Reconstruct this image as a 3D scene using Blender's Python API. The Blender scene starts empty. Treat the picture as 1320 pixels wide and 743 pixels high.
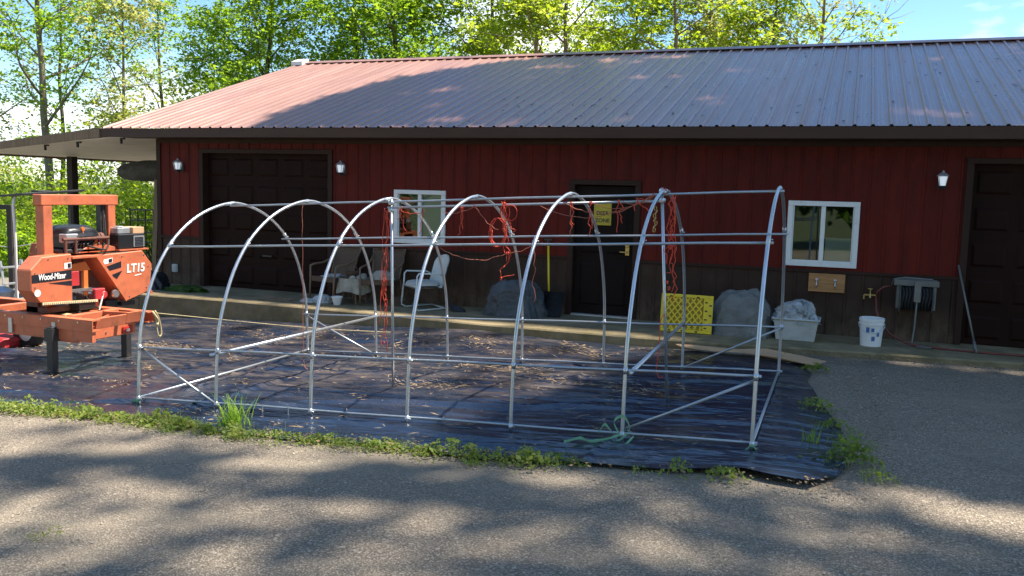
import bpy, math, random
import numpy as np
from mathutils import Vector, Matrix

random.seed(7)
rng = np.random.default_rng(11)
scene = bpy.context.scene
COL = scene.collection
PI = math.pi
R = math.radians

# ----------------------------------------------------------------------------
# helpers: meshes
# ----------------------------------------------------------------------------
class MB:
    """collects shapes, builds ONE mesh object"""
    def __init__(self):
        self.v = []; self.f = []; self.n = 0
    def add(self, verts, faces):
        verts = [tuple(map(float, p)) for p in verts]
        b = self.n
        self.v.extend(verts); self.n += len(verts)
        self.f.extend([tuple(i + b for i in f) for f in faces])
        return self
    def box(self, c, s, rot=None):
        x, y, z = s[0] / 2, s[1] / 2, s[2] / 2
        vs = [Vector(p) for p in ((-x, -y, -z), (x, -y, -z), (x, y, -z), (-x, y, -z), (-x, -y, z), (x, -y, z), (x, y, z), (-x, y, z))]
        if rot is not None:
            vs = [rot @ p for p in vs]
        vs = [(p.x + c[0], p.y + c[1], p.z + c[2]) for p in vs]
        return self.add(vs, [(0, 3, 2, 1), (4, 5, 6, 7), (0, 1, 5, 4), (1, 2, 6, 5), (2, 3, 7, 6), (3, 0, 4, 7)])
    def bb(self, x0, x1, y0, y1, z0, z1):
        return self.box(((x0 + x1) / 2, (y0 + y1) / 2, (z0 + z1) / 2), (abs(x1 - x0), abs(y1 - y0), abs(z1 - z0)))
    def prism(self, poly, axis, a0, a1):
        def P(p, a):
            if axis == 'x': return (a, p[0], p[1])
            if axis == 'y': return (p[0], a, p[1])
            return (p[0], p[1], a)
        n = len(poly)
        vs = [P(p, a0) for p in poly] + [P(p, a1) for p in poly]
        fs = [tuple(range(n)), tuple(range(2 * n - 1, n - 1, -1))]
        for i in range(n):
            j = (i + 1) % n
            fs.append((i, i + n, j + n, j))
        return self.add(vs, fs)
    def tube(self, path, r, n=8, cap=True, closed=False):
        pts = [Vector(p) for p in path]
        m = len(pts)
        rs = [r] * m if not hasattr(r, '__len__') else list(r)
        vs = []
        up = None
        for i in range(m):
            if i == 0: t = pts[1] - pts[0]
            elif i == m - 1: t = pts[-1] - pts[-2]
            else: t = (pts[i + 1] - pts[i]).normalized() + (pts[i] - pts[i - 1]).normalized()
            if t.length < 1e-9: t = Vector((0, 0, 1))
            t.normalize()
            if up is None:
                a = Vector((0, 0, 1)) if abs(t.z) < .9 else Vector((1, 0, 0))
                up = (a - t * a.dot(t)).normalized()
            else:
                up = up - t * up.dot(t)
                if up.length < 1e-6:
                    a = Vector((0, 0, 1)) if abs(t.z) < .9 else Vector((1, 0, 0))
                    up = a - t * a.dot(t)
                up.normalize()
            s = t.cross(up)
            for k in range(n):
                an = 2 * PI * k / n
                p = pts[i] + (up * math.cos(an) + s * math.sin(an)) * rs[i]
                vs.append(tuple(p))
        fs = []
        for i in range(m - 1):
            for k in range(n):
                k2 = (k + 1) % n
                fs.append((i * n + k, i * n + k2, (i + 1) * n + k2, (i + 1) * n + k))
        if cap:
            fs.append(tuple(range(n - 1, -1, -1)))
            fs.append(tuple(range((m - 1) * n, m * n)))
        return self.add(vs, fs)
    def lathe(self, prof, c=(0, 0, 0), n=20, rot=None, cap=True):
        vs = []
        for (r, z) in prof:
            for k in range(n):
                a = 2 * PI * k / n
                p = Vector((r * math.cos(a), r * math.sin(a), z))
                if rot is not None: p = rot @ p
                vs.append((p.x + c[0], p.y + c[1], p.z + c[2]))
        fs = []
        for i in range(len(prof) - 1):
            for k in range(n):
                k2 = (k + 1) % n
                fs.append((i * n + k, i * n + k2, (i + 1) * n + k2, (i + 1) * n + k))
        if cap:
            fs.append(tuple(range(n - 1, -1, -1)))
            fs.append(tuple(range((len(prof) - 1) * n, len(prof) * n)))
        return self.add(vs, fs)
    def grid(self, P):
        """P: (m,n,3) array of points"""
        m, n = P.shape[:2]
        fs = []
        for i in range(m - 1):
            for j in range(n - 1):
                fs.append((i * n + j, i * n + j + 1, (i + 1) * n + j + 1, (i + 1) * n + j))
        return self.add(P.reshape(-1, 3), fs)
    def build(self, name, mat, parent=None, smooth=False, bevel=0, local=False):
        me = bpy.data.meshes.new(name)
        v = self.v
        if parent is not None and not local:
            o = parent_origin(parent)
            v = [(p[0] - o[0], p[1] - o[1], p[2] - o[2]) for p in v]
        me.from_pydata(v, [], self.f)
        me.materials.append(mat)
        ob = bpy.data.objects.new(name, me)
        COL.objects.link(ob)
        if parent is not None: ob.parent = parent
        if smooth:
            me.polygons.foreach_set('use_smooth', [True] * len(me.polygons))
            if smooth == 'auto':
                me.set_sharp_from_angle(angle=R(40))
        if bevel:
            b = ob.modifiers.new('edge', 'BEVEL'); b.width = bevel; b.segments = 1; b.limit_method = 'ANGLE'
            b.angle_limit = R(40)
        return ob

def parent_origin(p):
    o = Vector(p.location)
    while p.parent is not None:
        p = p.parent; o += Vector(p.location)
    return o

def tag(o, label=None, cat=None, group=None, kind=None):
    if label: o['label'] = label
    if cat: o['category'] = cat
    if group: o['group'] = group
    if kind: o['kind'] = kind
    return o

def thing(name, label, cat, loc=(0, 0, 0), rz=0, group=None):
    o = bpy.data.objects.new(name, None)
    o.empty_display_size = .2
    COL.objects.link(o); o.location = loc; o.rotation_euler = (0, 0, rz)
    return tag(o, label, cat, group)

def quads_mesh(name, V, mat, parent=None, origin=None):
    """V: (n,4,3) numpy quads -> fast mesh"""
    n = len(V)
    V = V.reshape(-1, 3)
    if origin is not None: V = V - np.array(origin)
    me = bpy.data.meshes.new(name)
    me.vertices.add(n * 4); me.loops.add(n * 4); me.polygons.add(n)
    me.vertices.foreach_set('co', V.astype(np.float32).ravel())
    me.loops.foreach_set('vertex_index', np.arange(n * 4, dtype=np.int32))
    me.polygons.foreach_set('loop_start', np.arange(0, n * 4, 4, dtype=np.int32))
    me.polygons.foreach_set('loop_total', np.full(n, 4, dtype=np.int32))
    me.update(calc_edges=True)
    me.materials.append(mat)
    ob = bpy.data.objects.new(name, me); COL.objects.link(ob)
    if parent is not None: ob.parent = parent
    return ob

def sines(seed, n, fx, fy):
    r = np.random.default_rng(seed)
    A = r.normal(size=(n, 2)) * np.array([fx, fy]); ph = r.uniform(0, 2 * PI, n)
    am = r.uniform(.5, 1, n) / math.sqrt(n)
    def f(x, y):
        x = np.asarray(x, float); y = np.asarray(y, float)
        s = np.zeros(np.broadcast(x, y).shape)
        for i in range(n):
            s = s + am[i] * np.sin(A[i, 0] * x + A[i, 1] * y + ph[i])
        return s
    return f

def sstep(t):
    t = np.clip(t, 0, 1); return t * t * (3 - 2 * t)

# terrain: falls gently to the left, banked up a little against the concrete apron
def gz(x, y):
    x = np.asarray(x, float); y = np.asarray(y, float)
    d = np.maximum(-.65 - x, 0)
    base = -.242 - .0514 * np.minimum(d, 24)
    L = np.interp(x, [-13, -10, -6.8, -4.9, -3.7, -2.5, -1], [.2, .2, .15, .19, .1, .05, 0])
    return base + L * sstep((y + 3.2) / 1.7) * (x > -30)

def g(x, y): return float(gz(x, y))

# ----------------------------------------------------------------------------
# helpers: materials
# ----------------------------------------------------------------------------
def nodes(name):
    m = bpy.data.materials.new(name); m.use_nodes = True
    nt = m.node_tree; nt.nodes.clear()
    out = nt.nodes.new('ShaderNodeOutputMaterial')
    return m, nt, out

def pos_noise(nt, scale, detail=4, rough=.6, stretch=None, kind='noise'):
    geo = nt.nodes.new('ShaderNodeNewGeometry')
    src = geo.outputs['Position']
    if stretch is not None:
        mp = nt.nodes.new('ShaderNodeMapping'); mp.inputs['Scale'].default_value = stretch
        nt.links.new(src, mp.inputs['Vector']); src = mp.outputs['Vector']
    if kind == 'noise':
        t = nt.nodes.new('ShaderNodeTexNoise'); t.inputs['Scale'].default_value = scale
        t.inputs['Detail'].default_value = detail; t.inputs['Roughness'].default_value = rough
    else:
        t = nt.nodes.new('ShaderNodeTexVoronoi'); t.inputs['Scale'].default_value = scale
    nt.links.new(src, t.inputs['Vector'])
    return t

def ramp(nt, src, stops):
    r = nt.nodes.new('ShaderNodeValToRGB')
    el = r.color_ramp.elements
    while len(el) < len(stops): el.new(.5)
    for e, (p, c) in zip(el, stops):
        e.position = p; e.color = (c[0], c[1], c[2], 1) if hasattr(c, '__len__') else (c, c, c, 1)
    nt.links.new(src, r.inputs['Fac'])
    return r

def mixc(nt, fac, a, b):
    m = nt.nodes.new('ShaderNodeMix'); m.data_type = 'RGBA'
    def s(sock, v):
        if hasattr(v, 'is_linked') or hasattr(v, 'links'): nt.links.new(v, sock)
        elif hasattr(v, '__len__'): sock.default_value = (v[0], v[1], v[2], 1)
        else: sock.default_value = v
    s(m.inputs[0], fac); s(m.inputs[6], a); s(m.inputs[7], b)
    return m.outputs[2]

def pmat(name, col, rough=.5, metal=0, var=.2, scale=4, dirt=None, dirt_scale=3, dirt_lo=.5, dirt_hi=.7,
         bump=0, bscale=60, spec=.5, stretch=None, rvar=.0, coat=0, height_streaks=None):
    m, nt, out = nodes(name)
    p = nt.nodes.new('ShaderNodeBsdfPrincipled')
    nt.links.new(p.outputs[0], out.inputs[0])
    n = pos_noise(nt, scale, 5, .6, stretch)
    lo = [c * (1 - var) for c in col]; hi = [min(1, c * (1 + var)) for c in col]
    c = ramp(nt, n.outputs['Fac'], [(.3, lo), (.7, hi)]).outputs['Color']
    if dirt is not None:
        d = pos_noise(nt, dirt_scale, 8, .7, stretch)
        f = ramp(nt, d.outputs['Fac'], [(dirt_lo, 0), (dirt_hi, 1)]).outputs['Color']
        c = mixc(nt, f, c, dirt)
    if height_streaks:
        z0_, z1_, sc_ = height_streaks
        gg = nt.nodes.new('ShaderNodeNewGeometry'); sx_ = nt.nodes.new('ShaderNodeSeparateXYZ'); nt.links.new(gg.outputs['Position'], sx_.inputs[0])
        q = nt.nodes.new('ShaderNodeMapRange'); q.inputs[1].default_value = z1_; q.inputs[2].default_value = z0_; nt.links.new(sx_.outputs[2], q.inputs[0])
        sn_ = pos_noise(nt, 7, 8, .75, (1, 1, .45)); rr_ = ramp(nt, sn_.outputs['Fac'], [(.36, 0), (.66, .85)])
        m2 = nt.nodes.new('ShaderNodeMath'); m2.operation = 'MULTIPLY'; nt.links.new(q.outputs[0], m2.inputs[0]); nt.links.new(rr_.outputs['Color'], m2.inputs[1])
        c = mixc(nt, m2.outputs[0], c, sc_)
    nt.links.new(c, p.inputs['Base Color'])
    p.inputs['Roughness'].default_value = rough
    p.inputs['Metallic'].default_value = metal
    p.inputs['Specular IOR Level'].default_value = spec
    if coat: p.inputs['Coat Weight'].default_value = coat
    if rvar:
        rn = pos_noise(nt, scale * 2.3, 5, .6, stretch)
        rr = ramp(nt, rn.outputs['Fac'], [(.3, rough - rvar), (.7, min(1, rough + rvar))])
        nt.links.new(rr.outputs['Color'], p.inputs['Roughness'])
    if bump:
        b = nt.nodes.new('ShaderNodeBump'); b.inputs['Strength'].default_value = min(1, bump); b.inputs['Distance'].default_value = .01 if bump <= .6 else .05
        bn = pos_noise(nt, bscale, 4, .6, stretch)
        nt.links.new(bn.outputs['Fac'], b.inputs['Height']); nt.links.new(b.outputs[0], p.inputs['Normal'])
    return m

def leafmat(name, c1, c2, c3, trans=.5, scale=1.3, tgain=1.0):
    m, nt, out = nodes(name)
    n = pos_noise(nt, scale, 3, .7)
    w = nt.nodes.new('ShaderNodeTexWhiteNoise')
    geo = nt.nodes.new('ShaderNodeNewGeometry')
    sn = nt.nodes.new('ShaderNodeVectorMath'); sn.operation = 'SNAP'; sn.inputs[1].default_value = (.14, .14, .14)
    nt.links.new(geo.outputs['Position'], sn.inputs[0]); nt.links.new(sn.outputs[0], w.inputs['Vector'])
    mm = nt.nodes.new('ShaderNodeMath'); mm.operation = 'MULTIPLY_ADD'
    nt.links.new(w.outputs['Value'], mm.inputs[0]); mm.inputs[1].default_value = .35; 
    ad = nt.nodes.new('ShaderNodeMath'); ad.operation = 'SUBTRACT'; nt.links.new(n.outputs['Fac'], ad.inputs[0]); ad.inputs[1].default_value = .17
    nt.links.new(ad.outputs[0], mm.inputs[2])
    c = ramp(nt, mm.outputs[0], [(.25, c1), (.5, c2), (.75, c3)]).outputs['Color']
    d = nt.nodes.new('ShaderNodeBsdfPrincipled'); d.inputs['Roughness'].default_value = .55; d.inputs['Specular IOR Level'].default_value = .3
    nt.links.new(c, d.inputs['Base Color'])
    t = nt.nodes.new('ShaderNodeBsdfTranslucent')
    hs = nt.nodes.new('ShaderNodeHueSaturation'); hs.inputs['Hue'].default_value = .485; hs.inputs['Saturation'].default_value = 1.1; hs.inputs['Value'].default_value = 1.9 * tgain
    nt.links.new(c, hs.inputs['Color']); nt.links.new(hs.outputs[0], t.inputs['Color'])
    mx = nt.nodes.new('ShaderNodeMixShader'); mx.inputs[0].default_value = trans
    nt.links.new(d.outputs[0], mx.inputs[1]); nt.links.new(t.outputs[0], mx.inputs[2])
    nt.links.new(mx.outputs[0], out.inputs[0])
    return m

def panel_fade(m, width, amount):
    nt = m.node_tree; p = [n for n in nt.nodes if n.type == 'BSDF_PRINCIPLED'][0]
    src = p.inputs['Base Color'].links[0].from_socket
    ge = nt.nodes.new('ShaderNodeNewGeometry'); sx_ = nt.nodes.new('ShaderNodeSeparateXYZ'); nt.links.new(ge.outputs['Position'], sx_.inputs[0])
    dv = nt.nodes.new('ShaderNodeMath'); dv.operation = 'DIVIDE'; dv.inputs[1].default_value = width; nt.links.new(sx_.outputs[0], dv.inputs[0])
    fl = nt.nodes.new('ShaderNodeMath'); fl.operation = 'FLOOR'; nt.links.new(dv.outputs[0], fl.inputs[0])
    wn_ = nt.nodes.new('ShaderNodeTexWhiteNoise'); wn_.noise_dimensions = '1D'; nt.links.new(fl.outputs[0], wn_.inputs['W'])
    r_ = ramp(nt, wn_.outputs['Value'], [(0, 1 - amount), (1, 1 + amount)])
    mu = nt.nodes.new('ShaderNodeMix'); mu.data_type = 'RGBA'; mu.blend_type = 'MULTIPLY'; mu.inputs[0].default_value = 1
    nt.links.new(src, mu.inputs[6]); nt.links.new(r_.outputs['Color'], mu.inputs[7]); nt.links.new(mu.outputs[2], p.inputs['Base Color'])
M = {}
M['siding'] = pmat('red_siding', (.122, .0122, .0068), .6, var=.12, scale=1.2, dirt=(.082, .009, .0055), dirt_scale=1.5, stretch=(3, 1, .4), bump=.03, bscale=8, spec=.16, height_streaks=(2.6, .9, (.045, .007, .005)))  # darker red streaks, denser toward the top of the wall
M['wainscot'] = pmat('brown_siding', (.043, .021, .0125), .6, spec=.25, var=.15, scale=2, dirt=(.07, .045, .03), dirt_scale=3, dirt_lo=.55, dirt_hi=.8, bump=.03, height_streaks=(-.17, .38, (.17, .12, .075)))  # dusty splash marks toward the base
M['trim'] = pmat('brown_trim', (.034, .0155, .010), .6, var=.15, spec=.2)
M['fascia'] = pmat('fascia_metal', (.058, .029, .018), .55, spec=.3, var=.12, stretch=(.3, 1, 1))
M['soffit'] = pmat('soffit', (.05, .035, .03), .6)
M['whitepanel'] = pmat('white_underside', (.8, .78, .74), .55, var=.08, scale=2, dirt=(.62, .6, .55), dirt_scale=2.5, dirt_lo=.5, dirt_hi=.8)
M['garage'] = pmat('garage_door_brown', (.019, .0072, .0048), .6, var=.15, scale=3, spec=.1)
M['entry'] = pmat('door_brown', (.011, .0055, .0042), .6, var=.15, spec=.12)
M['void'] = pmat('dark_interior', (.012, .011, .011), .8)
M['vinyl'] = pmat('white_vinyl', (.72, .73, .70), .4, var=.05, dirt=(.5, .5, .46), dirt_scale=6, dirt_lo=.58, dirt_hi=.75)
M['concrete'] = pmat('concrete', (.215, .168, .092), .9, var=.25, scale=3, dirt=(.095, .078, .03), dirt_scale=2.2, dirt_lo=.45, dirt_hi=.72, bump=.4, bscale=40)
M['galv'] = pmat('galvanized_tube', (.54, .56, .58), .36, metal=.85, var=.05, scale=9, rvar=.04)
M['galvdull'] = pmat('galvanized_dull', (.41, .44, .46), .42, metal=.75, var=.08, scale=7, dirt=(.42, .42, .39), dirt_scale=8, dirt_lo=.6, dirt_hi=.85)
M['orange'] = pmat('orange_paint', (.52, .138, .062), .5, var=.16, scale=4, dirt=(.20, .08, .042), dirt_scale=6, dirt_lo=.52, dirt_hi=.78, rvar=.06)
M['orange2'] = pmat('orange_paint_bright', (.60, .16, .035), .4, var=.1)
M['rust'] = pmat('rusty_brown', (.12, .045, .03), .7, var=.3, scale=12)
M['blacksteel'] = pmat('black_steel', (.022, .022, .024), .45, var=.2, dirt=(.08, .065, .05), dirt_scale=7, dirt_lo=.56, dirt_hi=.8)
M['blackplastic'] = pmat('black_plastic', (.016, .016, .018), .35, var=.2)
M['rubber'] = pmat('rubber', (.018, .018, .018), .8, var=.3, scale=20)
M['chrome'] = pmat('bright_metal', (.6, .6, .6), .3, metal=.9)
M['alu'] = pmat('aluminium', (.5, .51, .52), .4, metal=.6)
M['white'] = pmat('white_paint', (.75, .75, .72), .45, var=.05, dirt=(.5, .49, .44), dirt_scale=9, dirt_lo=.55, dirt_hi=.75)
M['whiteprint'] = pmat('white_print', (.8, .8, .78), .5, var=.02)
M['blackprint'] = pmat('black_print', (.012, .013, .02), .45, var=.05)
M['cream'] = pmat('cream_scale', (.62, .55, .33), .5, var=.15, scale=30)
M['redlens'] = pmat('red_lens', (.38, .025, .02), .25, var=.15, scale=30)
M['redplastic'] = pmat('red_plastic', (.42, .03, .035), .45, var=.2)
M['twine'] = pmat('orange_red_twine', (.68, .075, .035), .75, var=.25, scale=40)
M['twinedull'] = pmat('faded_twine', (.42, .13, .08), .8, var=.25, scale=40)
M['greentape'] = pmat('green_plastic_tape', (.22, .46, .27), .4, var=.15)
M['rope'] = pmat('tan_rope', (.42, .35, .2), .9, var=.25, scale=40)
M['wood'] = pmat('weathered_wood', (.2, .14, .085), .8, var=.3, scale=6, stretch=(6, 6, .5))
M['darkwood'] = pmat('dark_post_wood', (.035, .028, .024), .8, var=.3, scale=8, stretch=(6, 6, .5))
M['yellowwood'] = pmat('stained_pine', (.38, .18, .06), .55, var=.25, scale=5, stretch=(.6, 5, 6))
M['cardboard'] = pmat('cardboard', (.50, .31, .17), .9, var=.12, scale=4, dirt=(.36, .22, .12), dirt_scale=4, dirt_lo=.55, dirt_hi=.8)
M['yellow'] = pmat('yellow_plastic', (.72, .53, .02), .45, var=.1, dirt=(.4, .3, .03), dirt_scale=7, dirt_lo=.58, dirt_hi=.8)
M['yellowsign'] = pmat('yellow_sign', (.46, .35, .025), .5, var=.12)
M['yellowdull'] = pmat('darker_yellow_plastic', (.36, .25, .012), .5, var=.2, dirt=(.2, .15, .03), dirt_scale=9, dirt_lo=.55, dirt_hi=.75)  # darker yellow for the plate behind the ribs
M['greycover'] = pmat('grey_cover_cloth', (.17, .17, .155), .85, var=.18, scale=5, dirt=(.1, .1, .09), dirt_scale=4, bump=.9, bscale=7)
M['darkcover'] = pmat('dark_grey_tarp', (.05, .058, .062), .6, var=.22, scale=5, dirt=(.095, .1, .1), dirt_scale=6, dirt_lo=.5, dirt_hi=.75, bump=1.0, bscale=8)
M['silverbag'] = pmat('silver_plastic_bag', (.33, .36, .37), .3, var=.35, scale=9, dirt=(.1, .11, .11), dirt_scale=8, dirt_lo=.48, dirt_hi=.6)
M['tote'] = pmat('pale_grey_plastic', (.46, .47, .44), .5, var=.08, dirt=(.33, .33, .3), dirt_scale=5)
M['blueprint'] = pmat('blue_print', (.06, .14, .34), .5)
M['sling'] = pmat('brown_sling_mesh', (.095, .06, .035), .85, var=.2, scale=30)
M['chairframe'] = pmat('tan_chair_frame', (.17, .105, .06), .6, var=.2)
M['cushion'] = pmat('pale_cushion', (.42, .43, .40), .9, var=.15, dirt=(.2, .2, .18), dirt_scale=8)
M['chairwhite'] = pmat('white_enamel', (.6, .62, .57), .4, var=.08, dirt=(.3, .29, .24), dirt_scale=7, dirt_lo=.52, dirt_hi=.75)
M['cloth'] = pmat('pale_table_cloth', (.32, .3, .24), .9, var=.25, scale=10)
M['redhose'] = pmat('red_hose', (.17, .04, .028), .55, var=.15)
M['brass'] = pmat('brass', (.55, .38, .13), .35, metal=.8)
M['greyreel'] = pmat('grey_reel_metal', (.16, .165, .15), .45, metal=.3, var=.2)
M['bark'] = pmat('bark', (.11, .085, .06), .95, var=.4, scale=7, stretch=(3, 3, .6), bump=.6, bscale=12)
M['barkpale'] = pmat('pale_bark', (.2, .165, .12), .95, var=.35, scale=7, stretch=(3, 3, .6), bump=.5, bscale=12)
M['straw'] = pmat('dry_straw', (.50, .34, .17), .9, var=.4, scale=9)
M['litter'] = pmat('dead_leaf', (.2, .13, .075), .9, var=.5, scale=14)
M['screwdark'] = pmat('dark_debris', (.03, .025, .022), .8)
M['log'] = pmat('log_end', (.42, .25, .12), .8, var=.3)

M['leaf_mid'] = leafmat('leaf_mid', (.085, .16, .018), (.145, .245, .032), (.22, .33, .05), .62)
M['leaf_yellow'] = leafmat('leaf_yellow', (.12, .19, .02), (.20, .29, .035), (.30, .36, .07), .6)
M['leaf_pale'] = leafmat('leaf_pale', (.20, .24, .06), (.29, .32, .10), (.36, .36, .15), .5)
M['leaf_dark'] = leafmat('leaf_dark', (.035, .08, .016), (.065, .13, .024), (.11, .19, .035), .55)
M['leaf_weed'] = leafmat('leaf_weed', (.10, .15, .028), (.17, .235, .045), (.27, .31, .08), .4, scale=9)
M['blade'] = leafmat('leaf_blade', (.10, .2, .025), (.18, .31, .045), (.27, .39, .07), .45, scale=9)

# roof metal: red-brown paint, glossy, long streaks of weathering
def roof_mat():
    m, nt, out = nodes('red_brown_roof_metal')
    p = nt.nodes.new('ShaderNodeBsdfPrincipled'); nt.links.new(p.outputs[0], out.inputs[0])
    n = pos_noise(nt, 1.6, 6, .6, (5, .35, .35))
    c = ramp(nt, n.outputs['Fac'], [(.3, (.245, .124, .090)), (.7, (.325, .168, .125))]).outputs['Color']
    n2 = pos_noise(nt, 14, 6, .75, (1, 1, 1))
    f = ramp(nt, n2.outputs['Fac'], [(.62, 0), (.72, .55)]).outputs['Color']
    c = mixc(nt, f, c, (.17, .10, .085))
    nt.links.new(c, p.inputs['Base Color'])
    rr = ramp(nt, n.outputs['Fac'], [(.25, .24), (.75, .38)])
    nt.links.new(rr.outputs['Color'], p.inputs['Roughness'])
    p.inputs['Specular IOR Level'].default_value = .85
    b = nt.nodes.new('ShaderNodeBump'); b.inputs['Strength'].default_value = .12; b.inputs['Distance'].default_value = .01
    bn = pos_noise(nt, 3, 3, .5, (2, .6, .6)); nt.links.new(bn.outputs['Fac'], b.inputs['Height']); nt.links.new(b.outputs[0], p.inputs['Normal'])
    return m
M['roof'] = roof_mat()
panel_fade(M['roof'], .9144, .07); panel_fade(M['siding'], .9144, .13); panel_fade(M['wainscot'], .9144, .1)

# worn asphalt: pale aggregate in a grey binder
def drive_mat():
    m, nt, out = nodes('worn_asphalt')
    p = nt.nodes.new('ShaderNodeBsdfPrincipled'); nt.links.new(p.outputs[0], out.inputs[0])
    v = pos_noise(nt, 72, kind='voronoi')
    v.inputs['Randomness'].default_value = 1
    sep = nt.nodes.new('ShaderNodeSeparateColor'); nt.links.new(v.outputs['Color'], sep.inputs[0])
    stone = ramp(nt, sep.outputs[0], [(0, (.165, .135, .103)), (.35, (.265, .219, .165)), (.7, (.35, .292, .222)), (1, (.47, .40, .31))]).outputs['Color']
    edge = ramp(nt, v.outputs['Distance'], [(.35, 0), (.75, 1)]).outputs['Color']
    c = mixc(nt, edge, stone, (.13, .108, .084))
    v2 = pos_noise(nt, 27, kind='voronoi'); s2 = nt.nodes.new('ShaderNodeSeparateColor'); nt.links.new(v2.outputs['Color'], s2.inputs[0])
    in2 = ramp(nt, v2.outputs['Distance'], [(.28, 1), (.42, 0)]).outputs['Color']; pick = ramp(nt, s2.outputs[0], [(.88, 0), (.90, .8)]).outputs['Color']
    m3 = nt.nodes.new('ShaderNodeMath'); m3.operation = 'MULTIPLY'; nt.links.new(in2, m3.inputs[0]); nt.links.new(pick, m3.inputs[1])
    c = mixc(nt, m3.outputs[0], c, ramp(nt, s2.outputs[1], [(0, (.15, .125, .1)), (.5, (.34, .29, .22)), (1, (.55, .49, .4))]).outputs['Color'])
    big = pos_noise(nt, .55, 6, .65)
    f = ramp(nt, big.outputs['Fac'], [(.38, 0), (.62, 1)]).outputs['Color']
    c2 = mixc(nt, .38, c, (.215, .178, .134))
    c = mixc(nt, f, c2, c)
    dst = pos_noise(nt, .9, 7, .7, (.45, 1.3, 1))
    fd = ramp(nt, dst.outputs['Fac'], [(.5, 0), (.66, .6)]).outputs['Color']
    c = mixc(nt, fd, c, (.27, .23, .17))
    drk = pos_noise(nt, .7, 8, .7, (.5, 1.2, 1))
    fk_ = ramp(nt, drk.outputs['Fac'], [(.30, .55), (.46, 0)]).outputs['Color']
    c = mixc(nt, fk_, c, (.085, .075, .062))
    moss = pos_noise(nt, 1.1, 8, .75)
    fm = ramp(nt, moss.outputs['Fac'], [(.66, 0), (.76, .6)]).outputs['Color']
    c = mixc(nt, fm, c, (.16, .13, .055))
    fine = pos_noise(nt, 160, 3, .7)
    ff = ramp(nt, fine.outputs['Fac'], [(.35, .75), (.65, 1.15)]).outputs['Color']
    mu = nt.nodes.new('ShaderNodeMix'); mu.data_type = 'RGBA'; mu.blend_type = 'MULTIPLY'; mu.inputs[0].default_value = 1
    nt.links.new(c, mu.inputs[6]); nt.links.new(ff, mu.inputs[7])
    nt.links.new(mu.outputs[2], p.inputs['Base Color'])
    p.inputs['Roughness'].default_value = .9; p.inputs['Specular IOR Level'].default_value = .25
    b = nt.nodes.new('ShaderNodeBump'); b.inputs['Strength'].default_value = .8; b.inputs['Distance'].default_value = .012; b.invert = True
    nt.links.new(v.outputs['Distance'], b.inputs['Height']); nt.links.new(b.outputs[0], p.inputs['Normal'])
    return m
M['drive'] = drive_mat()

def ground_mat():
    m, nt, out = nodes('forest_floor')
    p = nt.nodes.new('ShaderNodeBsdfPrincipled'); nt.links.new(p.outputs[0], out.inputs[0])
    n = pos_noise(nt, .6, 8, .7)
    c = ramp(nt, n.outputs['Fac'], [(.3, (.07, .055, .03)), (.5, (.06, .075, .02)), (.7, (.09, .13, .03))]).outputs['Color']
    nt.links.new(c, p.inputs['Base Color']); p.inputs['Roughness'].default_value = 1
    b = nt.nodes.new('ShaderNodeBump'); b.inputs['Strength'].default_value = .6
    bn = pos_noise(nt, 14, 5, .7); nt.links.new(bn.outputs['Fac'], b.inputs['Height']); nt.links.new(b.outputs[0], p.inputs['Normal'])
    return m
M['ground'] = ground_mat()

def tarp_mat():
    m, nt, out = nodes('black_plastic_sheet')
    p = nt.nodes.new('ShaderNodeBsdfPrincipled'); nt.links.new(p.outputs[0], out.inputs[0])
    n = pos_noise(nt, 1.2, 5, .6)
    c = ramp(nt, n.outputs['Fac'], [(.3, (.008, .013, .026)), (.7, (.015, .024, .045))]).outputs['Color']
    # dry dust and bits washed into streaks along the folds
    d = pos_noise(nt, 2.0, 9, .72, (.7, 2.6, 1))
    f = ramp(nt, d.outputs['Fac'], [(.44, 0), (.72, .8)]).outputs['Color']
    d2 = pos_noise(nt, .45, 3, .6)
    gq = nt.nodes.new('ShaderNodeNewGeometry'); sx_ = nt.nodes.new('ShaderNodeSeparateXYZ'); nt.links.new(gq.outputs['Position'], sx_.inputs[0])
    def mr(src, a, b_):
        q = nt.nodes.new('ShaderNodeMapRange'); q.interpolation_type = 'SMOOTHSTEP'; q.inputs[1].default_value = a; q.inputs[2].default_value = b_
        nt.links.new(src, q.inputs[0]); return q.outputs[0]
    def mul(a, b_):
        q = nt.nodes.new('ShaderNodeMath'); q.operation = 'MULTIPLY'
        for i, v_ in enumerate((a, b_)):
            if isinstance(v_, float): q.inputs[i].default_value = v_
            else: nt.links.new(v_, q.inputs[i])
        return q.outputs[0]
    f2 = ramp(nt, d2.outputs['Fac'], [(.3, .35), (.65, 1)]).outputs['Color']
    f2 = mul(f2, mul(mr(sx_.outputs[1], -6.5, -4.6), mr(sx_.outputs[0], -.9, -3.2)))
    mm = nt.nodes.new('ShaderNodeMath'); mm.operation = 'MULTIPLY'; nt.links.new(f, mm.inputs[0]); nt.links.new(f2, mm.inputs[1])
    c = mixc(nt, mm.outputs[0], c, (.15, .10, .055))
    nt.links.new(c, p.inputs['Base Color'])
    rr = ramp(nt, mm.outputs[0], [(0, .24), (.7, .7)]); nt.links.new(rr.outputs['Color'], p.inputs['Roughness'])
    p.inputs['Specular IOR Level'].default_value = .8
    b = nt.nodes.new('ShaderNodeBump'); b.inputs['Strength'].default_value = .9; b.inputs['Distance'].default_value = .07
    bn = pos_noise(nt, 1.9, 4, .5, (.6, 2.0, 1)); nt.links.new(bn.outputs['Fac'], b.inputs['Height']); nt.links.new(b.outputs[0], p.inputs['Normal'])
    return m
M['tarp'] = tarp_mat()

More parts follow.
